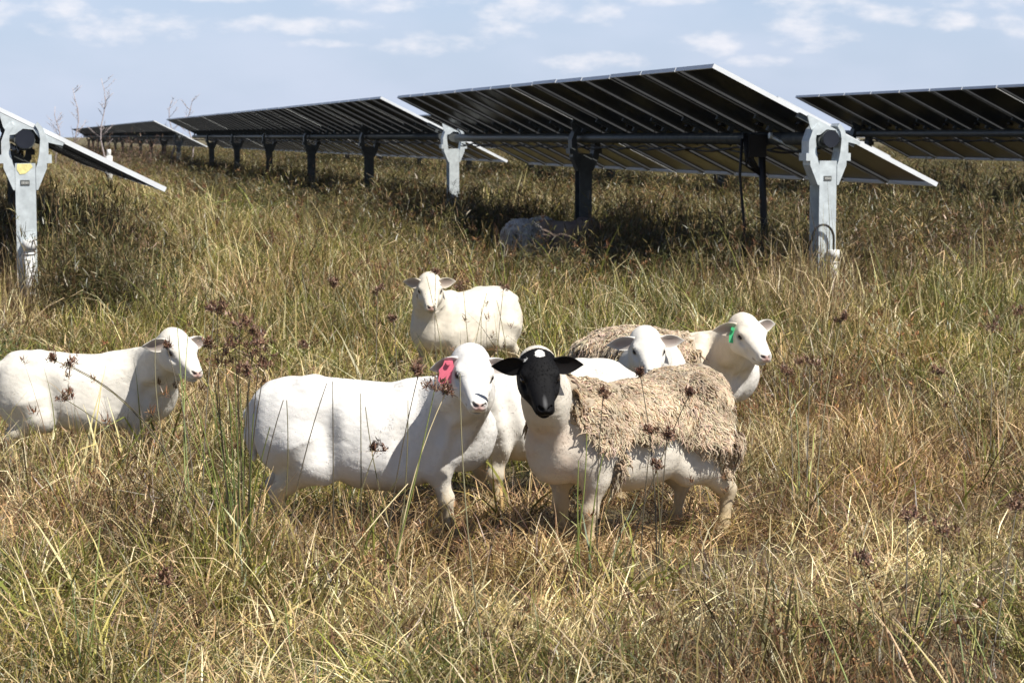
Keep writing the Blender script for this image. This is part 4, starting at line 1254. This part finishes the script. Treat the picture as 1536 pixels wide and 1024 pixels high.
def stalk_mesh(p0, p1, bend, r0, r1, col, rg):
    p0 = Vector(p0); p1 = Vector(p1); side = (p1 - p0).cross(Vector((0, 1, 0))).normalized()
    pts = []
    for i in range(11):
        t = i / 10; pts.append(p0.lerp(p1, t) + side * bend * 4 * t * (1 - t) * (p1 - p0).length)
    m = MB(); m.tube(pts, [r0 + (r1 - r0) * i / 10 for i in range(11)], 6)
    V = np.array(m.v); c = np.array(col)[None] * np.linspace(.8, 1.15, 11).repeat(6)[:, None]
    Fq = np.array([f for f in m.f if len(f) == 4]); return V, Fq, c[:len(V)]

STEMC = {'green': (.13, .17, .045), 'dark': (.075, .06, .035), 'straw': (.62, .52, .30), 'olive': (.13, .115, .05), 'lime': (.19, .22, .055)}
def sedge(label, y, stems, seed, group='tall sedge stalks among the flock'):
    """stems: (base px, base depth, tip px, tip py, tip depth, colour, bend, head size or 0)"""
    rg = np.random.default_rng(seed)
    b = gpos(stems[0][0], stems[0][1]); root = empty('sedge_plant', b); tag(root, label, 'plant', group)
    for bp, bd, tx, ty, td, col, bend, hs_ in stems:
        p0 = gpos(bp, bd) - b; p1 = at(tx, ty, td) - b
        v, f, c = stalk_mesh(p0, p1, bend, .0030 if col != 'lime' else .0042, .0016, STEMC[col], rg)
        link('stem', mesh_np('stem', v, f, c, smooth=True, mats=[STALK]), root)
        if hs_:
            v, f, c = seed_head(p1, hs_, rg)
            link('seed_head', mesh_np('seed_head', v, f, c, mats=[STALK]), root)
    # leaves at the foot
    n = 26; base = np.zeros((n, 3)); base[:, :2] = rg.normal(0, .035, (n, 2))
    v, f, c, _ = ribbons(base, rg.uniform(0, 6.28, n), rg.uniform(.05, .7, n), rg.uniform(.2, 1.5, n), rg.uniform(.2, .5, n), rg.uniform(.004, .008, n), pal(rg, n, GREEN + STRAW[:2]), 5, rg)
    link('leaves', mesh_np('leaves', v, f, c, mats=[STALK]), root)

sedge('clump of tall green sedge with brown seed heads rising behind the big white ewe rump', 7.9,
      [(352, 8.0, 326, 468, 7.9, 'dark', .02, .05), (360, 8.0, 352, 520, 7.8, 'dark', -.01, .065), (365, 7.9, 378, 535, 7.8, 'dark', .02, .07), (368, 7.9, 398, 548, 7.8, 'dark', .03, .06),
       (372, 7.8, 372, 560, 7.7, 'dark', .0, .04), (340, 7.8, 268, 560, 7.8, 'lime', -.03, 0), (350, 7.7, 290, 590, 7.7, 'lime', -.02, 0), (355, 7.7, 318, 610, 7.6, 'green', -.02, 0), (348, 7.8, 385, 500, 7.9, 'olive', .02, .03),
       (362, 7.7, 345, 600, 7.6, 'green', .01, 0), (356, 7.8, 300, 545, 7.8, 'green', -.05, 0), (364, 7.8, 405, 640, 7.6, 'lime', .03, 0),
       (358, 7.85, 360, 490, 7.8, 'dark', .01, .075), (370, 7.85, 392, 515, 7.8, 'dark', .02, .07), (352, 7.9, 338, 545, 7.8, 'dark', -.01, .06), (366, 7.8, 360, 575, 7.7, 'green', 0, 0), (344, 7.9, 312, 520, 7.9, 'olive', -.02, .05),
       (350, 7.75, 335, 640, 7.6, 'green', -.01, 0), (372, 7.75, 380, 620, 7.6, 'green', .01, 0), (346, 7.75, 280, 640, 7.6, 'lime', -.05, 0), (360, 7.7, 352, 560, 7.65, 'green', 0, 0), (376, 7.8, 425, 600, 7.8, 'dark', .04, 0)], 1)
sedge('two long sedge stalks arching left across the leftmost ewe with brown heads', 9.3,
      [(300, 8.6, 105, 548, 9.3, 'dark', -.10, .045), (296, 8.6, 100, 600, 9.2, 'olive', -.06, .055), (290, 8.7, 80, 540, 9.3, 'olive', -.12, .02), (288, 8.7, 235, 480, 9.2, 'olive', .06, 0), (285, 8.7, 266, 490, 9.3, 'green', .0, 0), (280, 8.7, 282, 500, 9.3, 'lime', .02, 0), (292, 8.6, 250, 520, 9.2, 'dark', -.03, .02), (298, 8.6, 322, 462, 9.2, 'dark', .01, .06)], 2)
sedge('thick green stalk slanting up to the mouth of the big white ewe', 7.6,
      [(575, 7.7, 652, 583, 7.75, 'lime', -.01, .055), (590, 7.7, 668, 590, 7.8, 'straw', .05, .03), (570, 7.7, 628, 560, 7.8, 'dark', .02, .035)], 3)
sedge('thin dark stalks in front of the white flank, one holding a red brown seed head', 7.9,
      [(520, 7.8, 563, 676, 7.9, 'olive', .05, .032), (498, 7.9, 499, 572, 8.0, 'dark', .0, 0), (540, 7.9, 541, 590, 8.0, 'olive', .0, 0), (420, 7.9, 490, 575, 8.0, 'dark', .03, 0), (410, 8.0, 430, 600, 8.0, 'olive', -.03, 0), (610, 7.9, 548, 610, 8.0, 'olive', .03, 0), (590, 7.9, 612, 600, 8.0, 'olive', -.02, 0)], 4)
sedge('branching dry stalks with small heads in front of the shaggy wool', 7.7,
      [(900, 7.7, 905, 592, 7.8, 'dark', .02, .022), (960, 7.6, 977, 648, 7.7, 'dark', .01, .035), (985, 7.6, 1000, 655, 7.7, 'dark', .0, .028), (930, 7.7, 1035, 590, 7.8, 'dark', .03, .012), (985, 7.6, 960, 560, 7.8, 'dark', -.03, .010), (1000, 7.6, 985, 700, 7.6, 'olive', .0, .03), (875, 7.7, 868, 690, 7.7, 'lime', .02, 0), (885, 7.7, 905, 680, 7.7, 'lime', .03, 0), (850, 7.7, 880, 650, 7.7, 'lime', -.03, 0)], 5)
sedge('slender stalks crossing in front of the cream ewe in the middle distance', 13,
      [(712, 12.2, 695, 432, 13, 'olive', .0, .05), (742, 12.2, 755, 434, 13, 'dark', .01, .05), (700, 12.2, 730, 440, 13, 'olive', .02, 0), (664, 12.4, 654, 410, 13.2, 'dark', .02, .04), (672, 12.4, 640, 415, 13.2, 'olive', -.02, 0), (768, 12.2, 745, 450, 13, 'olive', -.02, 0), (720, 12.3, 722, 462, 13, 'olive', .0, 0)], 6)
sedge('dark upright stalk with a brown head in the right foreground grass', 6.7,
      [(1365, 6.6, 1362, 780, 6.9, 'dark', .0, .06), (1335, 6.4, 1290, 845, 6.6, 'olive', -.03, .05), (1420, 6.6, 1414, 800, 6.9, 'dark', .01, .05)], 7)
sedge('tall sedge standing right of the flock with heads above the tan grass', 9.6,
      [(1212, 9.2, 1215, 545, 9.6, 'dark', .0, .06), (1190, 9.2, 1180, 560, 9.6, 'dark', -.02, .04), (1225, 9.2, 1262, 480, 9.8, 'olive', .02, .045), (1200, 9.2, 1192, 600, 9.5, 'green', -.02, 0)], 8)
sedge('sedge stalk near the right picture edge with a loose brown head', 10.5,
      [(1490, 10.2, 1488, 492, 10.8, 'dark', .0, .06), (1510, 10.2, 1530, 470, 10.8, 'olive', .03, .04), (1470, 10.0, 1408, 560, 10.4, 'dark', -.03, .04)], 9)
sedge('stalks left of centre rising out of the grass between the ewes', 10.5,
      [(560, 10.2, 566, 440, 11, 'dark', .0, .05), (600, 10.0, 625, 552, 10.2, 'dark', .02, .05), (545, 10.2, 500, 430, 11, 'olive', -.04, .04), (600, 10.2, 590, 480, 10.6, 'dark', -.01, .03), (480, 10.3, 455, 520, 10.6, 'olive', .0, .03)], 10)
sedge('bright straw coloured stalk lying slanted below the big white ewe', 7.3,
      [(440, 7.2, 612, 725, 7.5, 'straw', .02, 0), (700, 6.4, 672, 850, 6.6, 'straw', .0, 0), (735, 6.3, 690, 560, 6.8, 'olive', .02, 0)], 11)
sedge('leaning stalks in the lower right corner of the field', 5.9,
      [(1470, 5.7, 1425, 880, 6.0, 'green', -.02, 0), (1530, 5.7, 1450, 930, 5.9, 'lime', -.04, 0), (1320, 5.6, 1215, 900, 5.9, 'lime', -.03, 0), (1480, 5.8, 1525, 760, 6.2, 'dark', .0, .04)], 12)
sedge('straight green stalks in the lower left foreground', 6.2,
      [(120, 6.2, 150, 790, 6.4, 'lime', .0, 0), (90, 6.2, 20, 820, 6.3, 'straw', -.02, 0), (200, 6.0, 245, 870, 6.2, 'dark', .01, .03), (260, 6.4, 150, 770, 6.7, 'olive', -.02, 0)], 13)

def shrub_mesh(rg, w, h, n_tw, leafc, dense):
    parts = []; n = n_tw
    base = np.zeros((n, 3)); base[:, :2] = rg.normal(0, w * .22, (n, 2))
    r = ribbons(base, rg.uniform(0, 6.28, n), rg.uniform(0, .8, n), rg.uniform(-.3, .7, n), h * rg.uniform(.5, 1.15, n), rg.uniform(.006, .013, n), pal(rg, n, [(0.12, .075, .05), (.08, .05, .035), (.2, .14, .1)]), 6, rg); parts.append(r[:3])
    V = r[0].reshape(n, 7, 2, 3)[:, :, 0]
    m = dense; k = rg.integers(0, n, m); j = rg.integers(2, 7, m)
    b = V[k, j] + rg.normal(0, w * .05, (m, 3)); b[:, 2] = np.abs(b[:, 2])
    r = ribbons(b, rg.uniform(0, 6.28, m), rg.uniform(0, 2.4, m), rg.uniform(-.4, .8, m), rg.uniform(.04, .12, m), rg.uniform(.006, .016, m), pal(rg, m, leafc), 2, rg); parts.append(r[:3])
    return merge(parts)
def shrub_proto(seed, w, h, nt, leafc, dense):
    v, f, c = shrub_mesh(np.random.default_rng(seed), w, h, nt, leafc, dense)
    return mesh_np('dead_shrub', v, f, c, mats=[STALK])
DK = [(0.11, .06, .045), (.16, .09, .06), (.07, .045, .035), (.24, .15, .10), (.10, .10, .05)]
sp = [shrub_proto(60 + i, .9, .95, 60, DK, 1500) for i in range(3)]
gr_ = random.Random(5)
def shrub(px_, y, sc, label, group, k=0):
    o = link('dead_shrub', sp[k % 3]); p = gpos(px_, y); o.location = (p.x, p.y, -.02); o.scale = (sc, sc, sc * gr_.uniform(.85, 1.15)); o.rotation_euler.z = gr_.uniform(0, 6.28)
    tag(o, label, 'shrub', group)
SG = 'dark weedy shrubs in the far shade of the panels'
i = 0
for px_, y, sc in [(100, 95, 1.9), (125, 88, 2.0), (150, 92, 2.1), (178, 84, 2.0), (205, 90, 2.2), (232, 80, 2.0), (262, 84, 2.1), (290, 76, 1.7), (330, 74, 1.5), (240, 66, 1.4), (385, 62, 1.3), (450, 56, 1.1), (190, 70, 1.4), (270, 68, 1.5)]:
    shrub(px_, y, sc * .72, 'dark brown dead shrub in the band below the far panels', SG, i); i += 1
for px_, y, sc, lb in [(92, 19.5, .85, 'dark dead weed clump just right of the yellow marked post'), (138, 21, .95, 'larger dark weed clump in the grass right of the left panel tip'), (2, 19.0, .9, 'dark weeds at the left picture edge beside the post'),
                       (172, 24, .7, 'small dark weed clump below the left panel tip, farthest back of three'), (720, 31, .75, 'dark weeds in the shade left of the grey sheep'), (930, 26, .85, 'dark weeds right of the brown sheep in the panel shade'),
                       (1010, 24.5, .8, 'dark weed clump in the shade midway under the near panels'), (1150, 21.5, .75, 'dark weeds beside the hanging cables under the near panels'), (1330, 24, .8, 'grey brown weeds in the grass right of the near post'), (1450, 23, .9, 'wide dark weed clump in the grass at far right'),
                       (1395, 26, .75, 'small weeds between the two clumps at far right')]:
    shrub(px_, y, sc, lb, 'dark weed clumps around the panel posts', i); i += 1

def sapling(label, px_, y, top_py, seed):
    rg = random.Random(seed); p = gpos(px_, y); H_ = at(px_, top_py, y).z
    root = empty('bare_sapling', (p.x, p.y, 0)); tag(root, label, 'tree', 'bare saplings on the horizon')
    t = MB(); pts = [Vector((.12 * math.sin(i * 1.1 + seed), 0, H_ * i / 8)) for i in range(9)]
    t.tube(pts, [.035 * (1 - i / 9) + .008 for i in range(9)], 6); t.build('trunk', [bark], root)
    c = MB()
    for i in range(16):
        k = rg.uniform(2.2, 7.8); b = pts[int(k)].lerp(pts[min(8, int(k) + 1)], k % 1); a = rg.uniform(0, 6.28); l = rg.uniform(.4, 1.1) * (1.2 - k / 12)
        q = b + Vector((math.cos(a) * l * .7, math.sin(a) * l * .7, l * .6)); c.tube([b, b.lerp(q, .5) + Vector((0, 0, -.04)), q], [.013, .009, .005], 4)
        for _ in range(4):
            s_ = b.lerp(q, rg.uniform(.3, 1)); a2 = a + rg.uniform(-1.2, 1.2); l2 = l * rg.uniform(.25, .5)
            c.tube([s_, s_ + Vector((math.cos(a2) * l2 * .7, math.sin(a2) * l2 * .7, l2 * .5))], [.007, .004], 4)
    c.build('crown', [bark], root)
bark = simple('grey_bark', (.42, .36, .35), .8, var=.3)
sapling('tallest bare sapling above the far panels, standing clear against the sky', 160, 92, 118, 1)
sapling('bare sapling with a thin straight tip, left of the tallest one', 120, 94, 132, 2)
sapling('low bushy bare sapling farthest left on the horizon', 92, 96, 160, 3)
sapling('small bare sapling above the gap in the far panels', 262, 96, 150, 4)
sapling('faint thin bare sapling rightmost of the group above the far panels', 290, 98, 148, 5)
mk_ = MB(); mk_.tube([(0, 0, 0), (0, 0, .75)], .10, 12); mk_.tube([(0, 0, .75), (0, 0, .88)], .06, 12)  # short upright white pipe with a narrower top
mp_ = gpos(168, 64); o = mk_.build('white_stub', [pvc]); o.location = (mp_.x, mp_.y, .42)
mk2 = MB()
o.location.z = 0; o.scale.z = 1.45
tag(o, 'small white upright stub among the dark shrubs at far left', 'marker post')
